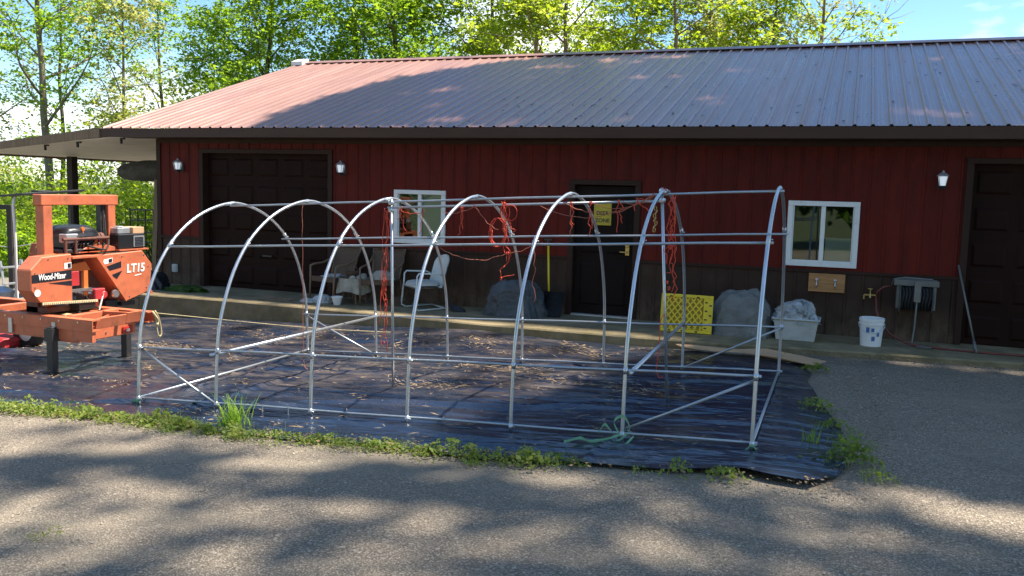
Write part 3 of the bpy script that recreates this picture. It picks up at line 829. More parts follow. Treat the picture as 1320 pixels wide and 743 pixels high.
def noisy_lump(c, size, seed, fold=.06, p=2.6, flat=.0):
    f1 = sines(seed, 10, 3, 3); f2 = sines(seed + 1, 8, 7, 7); f3 = sines(seed + 2, 6, 2.2, 1.6)
    big = size[0] > .35
    nu, nv = (110, 56) if big else (48, 26)
    P = np.zeros((nv, nu + 1, 3)); e = 2 / p
    th = (PI / 2 * (np.linspace(0, 1, nv)) ** .9)[:, None]; ph = np.linspace(0, 2 * PI, nu + 1)[None, :]
    cx, sx = np.cos(ph), np.sin(ph)
    spow = lambda a: np.sign(a) * np.abs(a) ** e
    x = spow(cx) * np.cos(th).clip(0) ** e; y = spow(sx) * np.cos(th).clip(0) ** e; z = np.sin(th) ** e + 0 * ph
    k = 1 + fold * f1(cx * 1.3 + sx, sx * 1.3 + th) + fold * .5 * f2(cx * 1.2 + 0 * th, sx * 1.2 + th * .5)
    low = np.cos(th)
    for q, fr_ in enumerate((7, 11)):
        w_ = np.sin(ph * fr_ / 2 + 1.6 * f3(th * 2 + q, cx + q) + q) 
        k = k + fold * (.8, .5)[q] * ((1 - np.abs(w_)) ** 3 - .25) * low
    k = k + .10 * fold / .1 * np.clip(1 - th / .22, 0, 1) ** 2          # hem flares out on the floor
    sag = np.sin(th * 9 + 2.5 * f3(cx * 1.5, sx * 1.5 + th * 0)); k = k + fold * .35 * ((1 - np.abs(sag)) ** 3) * low * (x > -9)
    P[:, :, 0] = c[0] + size[0] * x * k; P[:, :, 1] = c[1] + size[1] * y * k; P[:, :, 2] = c[2] + size[2] * z * (1 + fold * .6 * f1(x * 2, y * 2 + 3) + fold * .4 * (1 - np.abs(np.sin(5 * x + 3 * y))) ** 3 * np.sin(th))
    P[:, -1] = P[:, 0]
    return P
b = MB(); b.grid(noisy_lump((-4.80, -.52, ZS), (.42, .32, .54), 31, .12, 3.2))
tag(b.build('covered_equipment', M['darkcover'], smooth=True), 'lumpy object wrapped in dark grey tarp beside the snow shovel', 'covered equipment')
b = MB(); b.grid(noisy_lump((-1.35, -.55, ZS), (.42, .34, .60), 41, .085, 3.0))
tag(b.build('covered_object', M['greycover'], smooth=True), 'rounded lump under a pale grey cover behind the yellow grid panel', 'covered object')

sh = thing('snow_shovel', 'snow shovel with yellow handle and black blade leaning on the wainscot', 'shovel', (-4.17, -.4, ZS))
b = MB(); b.tube([(-4.455, -.06, .92), (-4.345, -.30, .20)], .017, 8); b.build('handle', M['yellow'], sh, smooth=True)
b = MB(); b.tube([(-4.465, -.035, 1.0), (-4.455, -.06, .92)], .02, 8); b.bb(-4.53, -4.40, -.055, -.022, 1.0, 1.03); b.build('grip', M['blackplastic'], sh)
P = np.zeros((9, 11, 3))
for i in range(9):
    for j in range(11):
        u = i / 8; v = j / 10 - .5
        P[i, j] = (-4.27 + v * .33, -.30 - .20 * u ** 1.5 - .05 * (1 - (2 * v) ** 2) * (1 - u) + .06 * (2 * v) ** 2, .22 - (.22 - ZS - .004) * u)
b = MB(); b.grid(P); P2 = P + np.array([0, .012, 0]); b.grid(P2[::-1]); b.build('blade', pmat('scuffed_black_plastic', (.012, .012, .013), .75, var=.3, dirt=(.06, .06, .06), dirt_scale=12, dirt_lo=.6, dirt_hi=.7, spec=.2), sh, smooth=True)

sd = thing('spade', 'old spade with dark handle leaning between the white chair and wainscot', 'spade', (-6.0, -.4, ZS))
b = MB(); b.tube([(-6.45, -.04, .70), (-5.93, -.55, -.08)], .016, 7); b.build('handle', M['darkwood'], sd, smooth=True)
b = MB(); b.add([(-5.95, -.53, -.05), (-5.87, -.57, -.08), (-5.66, -.55, -.14), (-5.60, -.66, -.162), (-5.80, -.74, -.15), (-5.93, -.62, -.10), (-5.78, -.62, -.08)],
              [(0, 1, 6), (1, 2, 6), (2, 3, 6), (3, 4, 6), (4, 5, 6), (5, 0, 6)]); b.build('blade', M['blacksteel'], sd)

# yellow grid panel (storage lid) leaning on the grey lump
yp = thing('grid_panel', 'yellow plastic lid with diagonal grid ribs standing on the apron edge', 'panel', (-2.07, -.8, ZS))
b = MB()
tilt = .12
def yq(u, v, d=0): # u across (x), v up
    return (-2.44 + u, -.94 + v * math.sin(tilt) - d * math.cos(tilt), ZS + .006 + v * math.cos(tilt) + d * math.sin(tilt))
def ybox(u0, u1, v0, v1, d0, d1):
    vs = [yq(u, v, dd) for dd in (d0, d1) for (u, v) in ((u0, v0), (u1, v0), (u1, v1), (u0, v1))]
    b.add(vs, [(0, 1, 2, 3), (7, 6, 5, 4), (0, 4, 5, 1), (1, 5, 6, 2), (2, 6, 7, 3), (3, 7, 4, 0)])
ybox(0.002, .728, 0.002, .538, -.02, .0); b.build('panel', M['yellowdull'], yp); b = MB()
ybox(0, .73, 0, .045, .001, .022); ybox(0, .73, .495, .54, .001, .022); ybox(0, .05, .045, .495, .001, .022); ybox(.60, .73, .045, .495, .001, .022)
b.build('rim', M['yellow'], yp, bevel=.006)
b = MB()
for k in range(-4, 10):
    for s in (1, -1):
        u0, v0 = .05 + k * .085, .05
        pts = []
        for t in np.linspace(0, .44, 23):
            u = u0 + s * t * .8 + (0 if s > 0 else .30)
            if .055 < u < .595: pts.append((u, v0 + t))
        if len(pts) > 1:
            (ua, va), (ub, vb) = pts[0], pts[-1]
            L = math.hypot(ub - ua, vb - va); nx, ny = -(vb - va) / L * .010, (ub - ua) / L * .010
            dpt = .021 if s > 0 else .018
            vs = [yq(ua + nx, va + ny, dpt), yq(ub + nx, vb + ny, dpt), yq(ub - nx, vb - ny, dpt), yq(ua - nx, va - ny, dpt),
                  yq(ua + nx, va + ny, .001), yq(ub + nx, vb + ny, .001), yq(ub - nx, vb - ny, .001), yq(ua - nx, va - ny, .001)]
            b.add(vs, [(0, 1, 2, 3), (0, 4, 5, 1), (2, 6, 7, 3), (1, 5, 6, 2), (3, 7, 4, 0)])
b.build('grid_ribs', M['yellow'], yp)
b = MB()
for (u, v) in ((.62, .08), (.62, .2), (.62, .32), (.62, .44), (.68, .14), (.68, .26), (.68, .4), (.12, .505), (.3, .505), (.5, .505), (.12, .02), (.3, .02), (.5, .02)):
    ybox(u, u + .035, v - .008, v + .012, .0222, .0236)
b.build('slot_pattern', M['blackprint'], yp)

# tote with bag
tt = thing('storage_tote', 'pale grey plastic storage tote on the apron beside the covered lump', 'tote', (-.60, -.7, ZS))
b = MB()
def ring(w, dd, z): return [(-.60 - w, -.7 - dd, z), (-.60 + w, -.7 - dd, z), (-.60 + w, -.7 + dd, z), (-.60 - w, -.7 + dd, z)]
lv = [ring(.25, .16, ZS + .002), ring(.285, .19, ZS + .285), ring(.315, .22, ZS + .287), ring(.315, .22, ZS + .31), ring(.29, .195, ZS + .312), ring(.255, .165, ZS + .03)]
b.add([p for r_ in lv for p in r_], [(0, 3, 2, 1)] + [(4 * i + k, 4 * i + (k + 1) % 4, 4 * i + 4 + (k + 1) % 4, 4 * i + 4 + k) for i in range(5) for k in range(4)] + [(20, 21, 22, 23)])
b.build('body', M['tote'], tt, bevel=.008)
b = MB(); P = noisy_lump((-.62, -.69, ZS + .24), (.265, .185, .34), 57, .16, 2.8); 
P[:, :, 2] = ZS + .24 + (P[:, :, 2] - ZS - .24) * (.72 + .28 * np.clip((P[:, :, 0] + .88) / .5, 0, 1)); b.grid(P)
tag(b.build('plastic_bag', M['silverbag'], smooth='auto'), 'crumpled silver grey plastic bag stuffed into the pale tote', 'bag')

# white metal lawn chair with a cushion, turned to the left
wc = thing('metal_lawn_chair', 'white bent-tube metal lawn chair with pale cushion near the left window', 'chair', (-6.38, -.62, ZS), R(-40))
def tubeside(s):
    x = s * .27
    return [(x, .26, .03), (x, -.20, .012), (x, -.27, .05), (x, -.27, .12), (x, -.235, .40), (x, -.225, .56), (x, -.19, .60), (x, .16, .585), (x, .24, .55)]
for s in (-1, 1):
    b = MB(); b.tube(tubeside(s), .014, 8); b.build('side_frame', M['chairwhite'], wc, smooth=True, local=True)
P = np.zeros((9, 12, 3))
for i in range(9):
    for j in range(12):
        u = i / 8; v = j / 11 * 2 - 1
        zz = .36 + .52 * u; w_ = .27 - .04 * max(0, (u - .75) / .25) ** 2
        top = -.06 * max(0, (u - .7) / .3) * v * v
        P[i, j] = (v * w_, .20 + .19 * u - .05 * v * v * u, zz + top)
b = MB(); b.grid(P); b.grid(P[::-1] + np.array([0, .012, 0])); b.build('backrest', M['chairwhite'], wc, smooth=True, local=True)
P = np.zeros((8, 10, 3))
for i in range(8):
    for j in range(10):
        u = i / 7; v = j / 9 * 2 - 1
        P[i, j] = (v * .245, -.25 + .46 * u, .40 - .04 * u - .03 * (1 - v * v) * math.sin(u * PI) - .03 * max(0, .2 - u) / .2)
b = MB(); b.grid(P); b.grid(P[::-1] - np.array([0, 0, .012])); b.tube([(-.27, -.235, .385), (.27, -.235, .385)], .013, 8); b.tube([(-.27, .2, .37), (.27, .2, .37)], .012, 8); b.build('seat', M['chairwhite'], wc, smooth=True, local=True)
b = MB(); P = noisy_lump((0, -.02, .395), (.23, .22, .075), 77, .06, 4); b.grid(P); b.build('cushion', M['cushion'], wc, smooth=True, local=True)
b = MB(); b.tube([(-.27, .26, .03), (.27, .26, .03)], .013, 8); b.build('rear_bar', M['chairwhite'], wc, smooth=True, local=True)

def patio_chair(loc, rz, label):
    t = thing('patio_chair', label, 'chair', loc, rz, group='tan sling patio chairs by the garage door')
    b = MB(); b.box((0, -.02, .405), (.50, .46, .035)); b.bb(-.26, .26, -.26, -.235, .345, .43); b.build('seat', M['sling'], t, local=True, bevel=.006)
    b = MB()
    rot = Matrix.Rotation(-.30, 3, 'X')
    P = np.zeros((7, 9, 3))
    for i in range(7):
        for j in range(9):
            u = i / 6; v = j / 8 * 2 - 1
            P[i, j] = (v * (.23 + .05 * u), .20 + .17 * u + .02 * (1 - v * v), .42 + .47 * u)
    b.grid(P); b.grid(P[::-1] + np.array([0, .014, 0])); b.build('backrest', M['sling'], t, smooth=True, local=True)
    b = MB(); b.tube([(-.235, .19, .40), (-.285, .375, .90), (.285, .375, .90), (.235, .19, .40)], .014, 8); b.build('back_frame', M['chairframe'], t, local=True)
    for s in (-1, 1):
        b = MB(); b.tube([(s * .27, .34, .80), (s * .29, .25, .70), (s * .30, .05, .635), (s * .30, -.15, .625), (s * .295, -.24, .60)], .018, 8); b.build('armrest', M['chairframe'], t, smooth=True, local=True)
        b = MB(); b.tube([(s * .295, -.24, .60), (s * .275, -.26, .36), (s * .27, -.29, .0)], .016, 8); b.build('leg', M['chairframe'], t, smooth=True, local=True)
        b = MB(); b.tube([(s * .25, .22, .40), (s * .265, .33, .0)], .016, 8); b.build('leg', M['chairframe'], t, smooth=True, local=True)
    return t
patio_chair((-8.13, -.55, ZS), R(-12), 'tan sling patio chair nearest the dark garage door')
patio_chair((-7.22, -.50, ZS), R(10), 'tan sling patio chair just left of the white metal lawn chair')

st = thing('side_table', 'small side table draped with a pale cloth between the two tan chairs', 'table', (-7.68, -.62, ZS))
b = MB(); b.lathe([(.24, .40), (.25, .415), (.24, .43)], (-7.68, -.62, ZS), 20); b.build('table_top', M['chairframe'], st)
b = MB()
P = np.zeros((7, 41, 3))
for i in range(7):
    for j in range(41):
        a = 2 * PI * j / 40; u = i / 6
        r = .252 + .03 * u * math.sin(a * 7) + .02 * u
        P[i, j] = (-7.68 + r * math.cos(a), -.62 + r * math.sin(a), ZS + .432 - .24 * u + (.03 * math.sin(a * 3) * u))
b.grid(P); b.build('table_cloth', M['cloth'], st, smooth=True)
for a in (0.6, 2.2, 3.8, 5.4):
    b = MB(); b.tube([(-7.68 + .15 * math.cos(a), -.62 + .15 * math.sin(a), ZS + .40), (-7.68 + .2 * math.cos(a), -.62 + .2 * math.sin(a), ZS)], .014, 7); b.build('leg', M['chairframe'], st)
bw = MB(); bw.lathe([(.05, 0), (.10, .05), (.115, .10), (.108, .10), (.09, .05), (.04, .012)], (-7.70, -.66, ZS + .434), 18)
bw.tube([(-7.70 - .11 * math.cos(a), -.66, ZS + .53 + .15 * math.sin(a)) for a in np.linspace(0, PI, 12)], .007, 6)
tag(bw.build('basket', M['sling'], smooth='auto'), 'small round basket with a hoop handle on the draped side table', 'basket')
b = MB(); 
for (x, y, z, s) in ((-7.5, -.72, .435, .06), (-7.56, -.55, .435, .07), (-7.6, -.8, .435, .05)):
    b.grid(noisy_lump((x, y, ZS + z), (s, s, s * .9), int(s * 1000), .15))
tag(b.build('rag_pile', M['cloth'], smooth=True), 'crumpled pale rags piled on the draped side table', 'rags')
b = MB(); b.grid(noisy_lump((-7.20, -.52, ZS + .425), (.17, .14, .14), 91, .12))
tag(b.build('folded_blanket', M['cloth'], smooth=True), 'crumpled pale blanket on the seat of the right tan chair', 'blanket')
b = MB(); b.bb(-8.27, -7.95, -.72, -.42, ZS + .424, ZS + .44); b.box((-8.1, -.6, ZS + .452), (.26, .2, .02), Matrix.Rotation(.4, 3, 'Z'))
tag(b.build('magazines', M['cushion']), 'flat pale papers lying on the left tan chair seat', 'papers')
fp = thing('flowerpot', 'small white flowerpot on the apron below the draped side table', 'flowerpot', (-7.80, -.95, ZS))
b = MB(); b.lathe([(.055, 0), (.085, .12), (.092, .122), (.092, .14), (.08, .14), (.05, .02)], (-7.80, -.95, ZS), 18); b.build('pot', M['white'], fp, smooth='auto')
b = MB(); b.lathe([(.0, .115), (.082, .116)], (-7.80, -.95, ZS), 18, cap=False); b.build('soil', M['void'], fp)
b = MB(); b.grid(noisy_lump((-8.19, -.78, ZS), (.15, .12, .12), 95, .2)); tag(b.build('rag', M['cushion'], smooth=True), 'pale crumpled rag under the left tan chair', 'rag')
b = MB(); b.grid(noisy_lump((-8.42, -.88, ZS), (.12, .10, .06), 96, .2)); tag(b.build('work_glove', M['cushion'], smooth=True), 'small flat pale glove on the apron left of the rag', 'glove')
b = MB()
for i in range(16):
    x, y = -8.95 + rng.uniform(-.28, .28), -1.0 + rng.uniform(-.16, .16); a = rng.normal(0, .35); L = rng.uniform(.12, .26)
    b.tube([(x - L * math.cos(a), y - L * math.sin(a), ZS + .012 + .008 * (i % 4)), (x + L * math.cos(a), y + L * math.sin(a), ZS + .014 + .008 * ((i + 1) % 4))], .009, 5)
tag(b.build('stick_pile', M['wood']), 'low pile of loose sticks on the apron before the garage door', 'sticks')
b = MB(); b.grid(noisy_lump((-11.9, -.75, ZS), (.30, .26, .32), 101, .1)); tag(b.build('black_bag', M['blackplastic'], smooth=True), 'bulging black plastic bag at the barn corner', 'bag')
b = MB(); b.grid(noisy_lump((-11.1, -.78, ZS), (.42, .16, .10), 103, .25)); tag(b.build('folded_tarp', M['leaf_dark'], smooth=True), 'flattened dark green tarp bundle before the garage door', 'tarp')
b = MB(); b.grid(noisy_lump((-6.95, -.42, ZS), (.18, .15, .14), 107, .15)); tag(b.build('sack', M['sling'], smooth=True), 'small brown sack slumped behind the white metal lawn chair', 'sack')

# cardboard by the apron
b = MB()
cb = [(-2.06, -1.74), (-1.88, -1.62), (-1.62, -1.66), (-1.25, -1.72), (-.9, -1.66), (-.5, -1.84), (-.16, -2.1), (-.30, -2.4), (-.72, -2.22), (-1.15, -1.99), (-1.55, -1.86), (-1.95, -1.86)]
top = [(x, y, g(x, y) + .065 + .02 * math.sin(x * 5)) for x, y in cb]; n = len(cb)
b.add(top + [(x, y, z - .008) for x, y, z in top], [tuple(range(n - 1, -1, -1)), tuple(range(n, 2 * n))] + [(i, (i + 1) % n, n + (i + 1) % n, n + i) for i in range(n)])
tag(b.build('cardboard', M['cardboard']), 'torn flat strip of brown cardboard along the apron edge', 'cardboard')

# ----------------------------------------------------------------------------
# plastic sheet under the frame
# ----------------------------------------------------------------------------
nu, nv = 380, 170
fxx = np.array([-13.4, -10, -8.1, -7.08, -6.06, -4.67, -3.6, -2.6, -1.85, -1.09, -.6, -.16, .3]); fyy = np.array([-6.2, -6.6, -6.83, -6.82, -6.86, -7.03, -6.98, -7.07, -6.98, -6.95, -6.86, -6.96, -6.8])
byx = np.array([-13.4, -10, -6.8, -4.9, -2.5, -1.9, -.76, -.3, .3]); byy = np.array([-1.56, -1.52, -1.58, -1.72, -1.70, -1.80, -2.0, -2.3, -2.4])
vr = np.array([0, .05, .12, .22, .40, .56, .68, .8, .9, 1.0]); xr = np.array([-.14, .02, .10, .13, .02, -.13, -.22, -.33, -.30, -.45])
w1 = sines(3, 14, 1.2, 9); w2 = sines(4, 14, 3, 20); w3 = sines(6, 10, 1.0, 2.0); w4 = sines(8, 10, 8, 8)
V = np.linspace(0, 1, nv)[None, :]; Uu = np.linspace(0, 1, nu)[:, None]
Xr = np.interp(V, vr, xr)
X = -13.4 + (Xr + 13.4) * Uu + 0 * V
Y0 = np.interp(X, fxx, fyy); Y1 = np.interp(X, byx, byy)
Y = Y0 + (Y1 - Y0) * V + .02 * w4(X, V * 0) * (V < .01)
ridge = np.abs(w1(X, Y)); fold = .5 * np.clip(.35 - ridge, 0, 1) ** 1
H = .03 + .085 * fold + .006 * w2(X, Y) + .020 * w3(X, Y)
cr_r = np.random.default_rng(91)
for k in range(46):
    ang = cr_r.normal(.03, .13) if k < 34 else cr_r.normal(1.5, .2)
    cxk, cyk, Lk = cr_r.uniform(-12, 0), cr_r.uniform(-6.9, -2), cr_r.uniform(.6, 2.6) * (1 if k < 34 else .5)
    dxk, dyk = X - cxk, Y - cyk; tk = dxk * math.cos(ang) + dyk * math.sin(ang); nk = -dxk * math.sin(ang) + dyk * math.cos(ang) + .05 * np.sin(tk * 3 + k)
    H = H + cr_r.uniform(.02, .055) * np.exp(-(nk / cr_r.uniform(.022, .05)) ** 2) * np.clip(1.3 - np.abs(tk) / Lk, 0, 1)
edge = np.minimum(np.minimum(V, 1 - V) * 8, (1 - Uu) * 30); edge = np.clip(edge, 0, 1)
H = np.maximum(H, .006); H = .085 * np.tanh(H / .085); H = H * (.45 + .55 * edge)
# curled lip at the front right corner
lip = np.clip((X + 1.2) / .8, 0, 1) * np.clip(1 - V / .05, 0, 1); H = H + .035 * lip
H = H + .03 * sstep((V - .97) / .03) * np.clip((-4.5 - X) / 1, 0, 1) * (X > -12.8)   # pulled up against the apron step
P = np.stack([X, Y, gz(X, Y) + H], 2)
b = MB(); b.grid(P); b.f = [f[::-1] for f in b.f]
tp = b.build('ground_sheet', M['tarp'], smooth=True)
tag(tp, 'wrinkled black plastic sheet spread on the ground under the hoop frame', 'plastic sheet')
def ts(x, y):  # surface of the sheet, roughly
    return g(x, y) + .035

# dry straw and litter on the sheet
def flat_bits(name, pts, L0, L1, wdt, mat, zoff, label, cat):
    pts = np.array(pts); n = len(pts)
    an = rng.normal(0.1, .7, n); L = rng.uniform(L0, L1, n)
    tl = rng.normal(0, .12, n)
    dx = np.stack([np.cos(an), np.sin(an), tl], 1) * L[:, None] / 2
    dy = np.stack([-np.sin(an), np.cos(an), rng.normal(0, .3, n)], 1) * wdt / 2
    z = gz(pts[:, 0], pts[:, 1]) + zoff + rng.uniform(0, .018, n)
    C = np.stack([pts[:, 0], pts[:, 1], z], 1)
    return tag(quads_mesh(name, np.stack([C - dx, C - dy, C + dx, C + dy], 1), mat), label, cat, kind='stuff')
pts = []
cl = sines(21, 16, 1.1, 3.6); cl2 = sines(22, 12, 4, 9)
def patch(x, y):
    v = max(0, float(cl(x, y)) - .35) * 1.5 + max(0, float(cl2(x, y)) - .55) * .5
    band = .95 * math.exp(-((y + 2.35) / .28) ** 2) * (x < -2.0) * max(0, .45 + float(cl(x * .8, 7)) )
    mid = 1.1 * math.exp(-((y + 4.15) / .42) ** 2 - ((x + 3.7) / 1.3) ** 2) + .8 * math.exp(-((y + 6.2) / .09) ** 2 - ((x + 1.3) / .3) ** 2)
    gate = (1 if x < -1.5 else .22) * (1 if y > -5.6 else .35)
    return .012 + (v * gate + band + mid) * max(0, .6 + float(cl2(x, y)))
while len(pts) < 4300:
    x = rng.uniform(-12.5, .0); y = rng.uniform(-6.8, -1.8)
    if rng.uniform() < patch(x, y): pts.append((x, y))
flat_bits('straw_litter', pts, .015, .12, .0055, M['straw'], .045, 'dry tan straw and pine needles lying in patches on the plastic sheet', 'straw')
pts = []
while len(pts) < 160:
    x = rng.uniform(-12.5, -2); y = rng.uniform(-6.8, -1.8)
    if rng.uniform() < patch(x, y) - .05: pts.append((x, y))
for k in range(900): pts.append((rng.uniform(-1.0, 4.5), -1.45 - abs(rng.normal(0, .13)) - .05))
for k in range(420): pts.append((rng.uniform(-8.5, .3), -7.04 + rng.normal(0, .09)))
for k in range(260):
    t = rng.uniform(0, 1); pts.append((.12 + .2 * math.sin(t * 3) + rng.normal(0, .12), -6.7 + t * 4 ))
for k in range(60): pts.append((rng.uniform(-9, 3), rng.uniform(-11, -7)))
flat_bits('leaf_litter', pts, .015, .045, .02, M['litter'], .05, 'dead brown leaves lying along the sheet and the apron edge', 'dead leaves')

# ----------------------------------------------------------------------------
# greenhouse hoop frame
# ----------------------------------------------------------------------------
HX = [(-6.83, -6.88), (-5.83, -5.80), (-4.71, -4.75), (-3.67, -3.72), (-2.65, -2.67), (-1.655, -1.72), (-.61, -.64)]
YF, YB = -6.27, -3.13
prof = [(.0, .0), (.012, .3), (.03, .58), (.06, .82), (.14, 1.08), (.29, 1.39), (.51, 1.665), (.77, 1.86), (1.04, 1.99), (1.33, 2.07), (1.57, 2.098),
        (1.81, 2.07), (2.10, 1.99), (2.37, 1.86), (2.63, 1.665), (2.85, 1.39), (3.0, 1.08), (3.08, .82), (3.11, .58), (3.128, .3), (3.14, 0)]
def smooth_path(p, k=3):
    p = [Vector(q) for q in p]; out = []
    for i in range(len(p) - 1):
        a, b_, c, d_ = p[max(i - 1, 0)], p[i], p[i + 1], p[min(i + 2, len(p) - 1)]
        for t in range(k):
            t /= k
            out.append(.5 * ((2 * b_) + (-a + c) * t + (2 * a - 5 * b_ + 4 * c - d_) * t * t + (-a + 3 * b_ - 3 * c + d_) * t ** 3))
    out.append(p[-1]); return out
fr = thing('hoop_frame', 'bare galvanized tube greenhouse frame of seven hoops on the black sheet', 'greenhouse frame', (-3.7, -4.7, -.40))
def hp(i, a, z):
    t = a / 3.14
    xf, xb = HX[i]; x = xf + (xb - xf) * t
    zb = -.242 - .0514 * max(-.65 - x, 0)
    return (x, YF + a, zb + z)
for i in range(7):
    b = MB()
    wob = .012 * math.sin(i * 2.1)
    b.tube(smooth_path([Vector(hp(i, a, z)) + Vector((wob * math.sin(PI * a / 3.14), 0, 0)) for (a, z) in prof]), .0168, 10)
    # splice sleeves and clamp bolts
    for (a, z, a2, z2) in ((.47, 1.62, .55, 1.70), (2.67, 1.62, 2.59, 1.70), (.030, .57, .034, .63), (3.108, .55, 3.106, .61), (.0, .03, .004, .09), (3.14, .03, 3.136, .09)):
        b.tube([hp(i, a, z), hp(i, a2, z2)], .0198, 8)
        q = hp(i, (a + a2) / 2, (z + z2) / 2); b.tube([(q[0] + .018, q[1], q[2]), (q[0] + .036, q[1], q[2])], .006, 6)
    b.build('hoop', M['galv'], fr, smooth=True)
    s = MB(); s.tube([hp(i, 1.42, 2.083), hp(i, 1.57, 2.099), hp(i, 1.72, 2.083)], .019, 10); s.build('sleeve', M['galv'], fr, smooth=True)
def rail(name, i0, i1, a, z, r=.0115, e0=.04, e1=.04, mat='galvdull', dy=0):
    p0 = Vector(hp(i0, a, z)); p1 = Vector(hp(i1, a, z)); dd = (p1 - p0).normalized()
    n = 13; pts = []
    for k in range(n):
        t = k / (n - 1); q = p0 - dd * e0 + (p1 - p0 + dd * (e0 + e1)) * t
        pts.append(q + Vector((0, dy, -.006 * math.sin(t * 6 * PI) * .5)))
    b = MB(); b.tube(pts, r, 8); return b.build(name, M[mat], fr, smooth=True)
rail('ridge_pole', 0, 6, 1.57, 2.066)
rail('side_rail', 0, 6, .54, 1.63, dy=.0); rail('side_rail', 0, 6, 2.60, 1.63)
rail('knee_rail', 0, 6, .062, .60); rail('knee_rail', 0, 6, 3.075, .58)
rail('base_rail', 0, 6, .025, .07); rail('base_rail', 0, 6, 3.115, .075)
b = MB(); b.tube([hp(2, 1.50, 2.0), hp(5, 1.50, 2.0)], .0125, 8); b.build('center_rail', M['galvdull'], fr, smooth=True)
def bar(name, p0, p1, r=.0125, mat='galvdull'):
    b = MB(); b.tube([p0, ((p0[0] + p1[0]) / 2, (p0[1] + p1[1]) / 2, (p0[2] + p1[2]) / 2 - .004), p1], r, 8); return b.build(name, M[mat], fr, smooth=True)
bar('end_rail', hp(0, .03, .075), hp(0, 3.10, .075), .014); bar('end_rail', hp(6, .03, .075), hp(6, 3.10, .075), .014)
bar('brace', hp(0, .06, .58), hp(1, .02, .05)); bar('brace', hp(0, 3.08, .57), hp(1, 3.12, .05))
bar('brace', hp(6, .06, .57), hp(5, .02, .10)); bar('brace', hp(6, 3.08, .57), hp(5, 3.12, .06))
p0 = Vector(hp(1, .05, .56)); p1 = Vector(hp(1, 3.08, .58)); bar('cross_tie', tuple(p0 - (p1 - p0).normalized() * .06 + Vector((-.05, 0, 0))), tuple(p1 + Vector((.04, 0, 0))), .019, 'galv')
p0 = Vector(hp(5, .06, .60)); p1 = Vector(hp(5, 3.09, .60)); bar('cross_tie', tuple(p0 + Vector((.04, -.03, -.02))), tuple(p1 + Vector((.0, 0, 0))), .019, 'galv')
bar('center_post', (-4.61, -4.82, ts(-4.6, -4.8) - .05), (-4.69, -4.76, 1.64), .0155, 'galv'); bar('center_post', (-1.565, -4.80, ts(-1.5, -4.8) - .05), (-1.72, -4.76, 1.83), .0155, 'galv')
for (x, z) in ((-4.69, 1.60), (-4.69, 1.52)):
    b = MB(); b.lathe([(.03, -.02), (.034, 0), (.03, .02)], (x, -4.76, z), 10); b.build('clamp', M['galv'], fr)
for (x, z) in ((-1.715, 1.80), (-1.71, 1.71)):
    b = MB(); b.lathe([(.03, -.02), (.034, 0), (.03, .02)], (x, -4.76, z), 10); b.build('clamp', M['galv'], fr)
for x in (-5.25, -4.95):
    b = MB(); zq = g(x, YF); b.tube([(x, YF - .02, zq), (x, YF - .02, zq + .10)], .007, 6); b.build('stake', M['galvdull'], fr)

# ----------------------------------------------------------------------------
# twine and tape on the frame
# ----------------------------------------------------------------------------
def wavy(p0, p1, sag=0, jit=.01, n=14):
    p0, p1 = Vector(p0), Vector(p1); out = []
    for k in range(n):
        t = k / (n - 1); q = p0.lerp(p1, t)
        q += Vector((rng.normal(0, jit), rng.normal(0, jit * .6), rng.normal(0, jit) - sag * 4 * t * (1 - t))) * (0 if k in (0, n - 1) and sag else 1)
        out.append(q)
    return smooth_path(out, 2)
def twine(label, strands, mat='twine', r=.0055, knots=()):
    b = MB()
    for s in strands: b.tube(s, r * .62, 5)
    for (c, rad) in knots: b.tube([(c[0] + rad * .5 * math.sin(q * 2.1), c[1] - .006 + rad * .35 * math.cos(q * 2.9), c[2] + rad * .6 * math.cos(q * 1.3)) for q in range(9)], r * .9, 5)
    return tag(b.build('twine', M[mat], smooth=True), label, 'twine', group='red orange twine tied on the frame')
YM = -4.8
# thick hank by the left post
twine('long ragged hank of red twine hanging beside the left centre post',
      [wavy((-4.73 + rng.normal(0, .012), YM, 1.53), (-4.74 + rng.normal(0, .03), YM, z), 0, .014, 18) for z in (.25, .0, -.04, .45)],
      r=.006, knots=[((-4.73, YM, .42 + k * .11), .022) for k in range(4)] + [((-4.745, YM, .05), .025), ((-4.72, YM, .72), .02)])
twine('single strand of red twine hanging from the second hoop to the sheet', [wavy((-5.815, YM, 1.56), (-5.80, YM, -.25), 0, .005, 16), wavy((-5.80, YM, -.25), (-5.75, YM, -.36), 0, .012, 5)], 'twinedull', .0055)
twine('looped coil of red twine hanging off the centre rail between two hoops',
      [[(-3.42 + .085 * math.cos(a) + rng.normal(0, .006), YM + .02 * k, 1.33 + .15 * math.sin(a)) for a in np.linspace(k, k + 6.5, 26)] for k in range(4)] +
      [wavy((-3.36, YM, 1.64), (-3.28 + rng.normal(0, .03), YM, z), 0, .022, 12) for z in (1.1, 1.2, 1.3, 1.05)] +
      [[(-3.27 + .07 * math.cos(a), YM, 1.54 + .08 * math.sin(a)) for a in np.linspace(0, 6.2, 18)], [(-3.34 + .05 * math.cos(a), YM + .02, 1.54 + .09 * math.sin(a)) for a in np.linspace(1, 7, 18)]],
      r=.006, knots=[((-3.35, YM, 1.63), .03), ((-3.29, YM, 1.12), .025)])
twine('frayed end of red twine dangling low below the looped coil', [wavy((-3.29, YM, 1.1), (-3.36, YM, .86), 0, .02, 7), wavy((-3.36, YM, .86), (-3.22, YM, .9), 0, .01, 4)], r=.006, knots=[((-3.36, YM, .85), .028)])
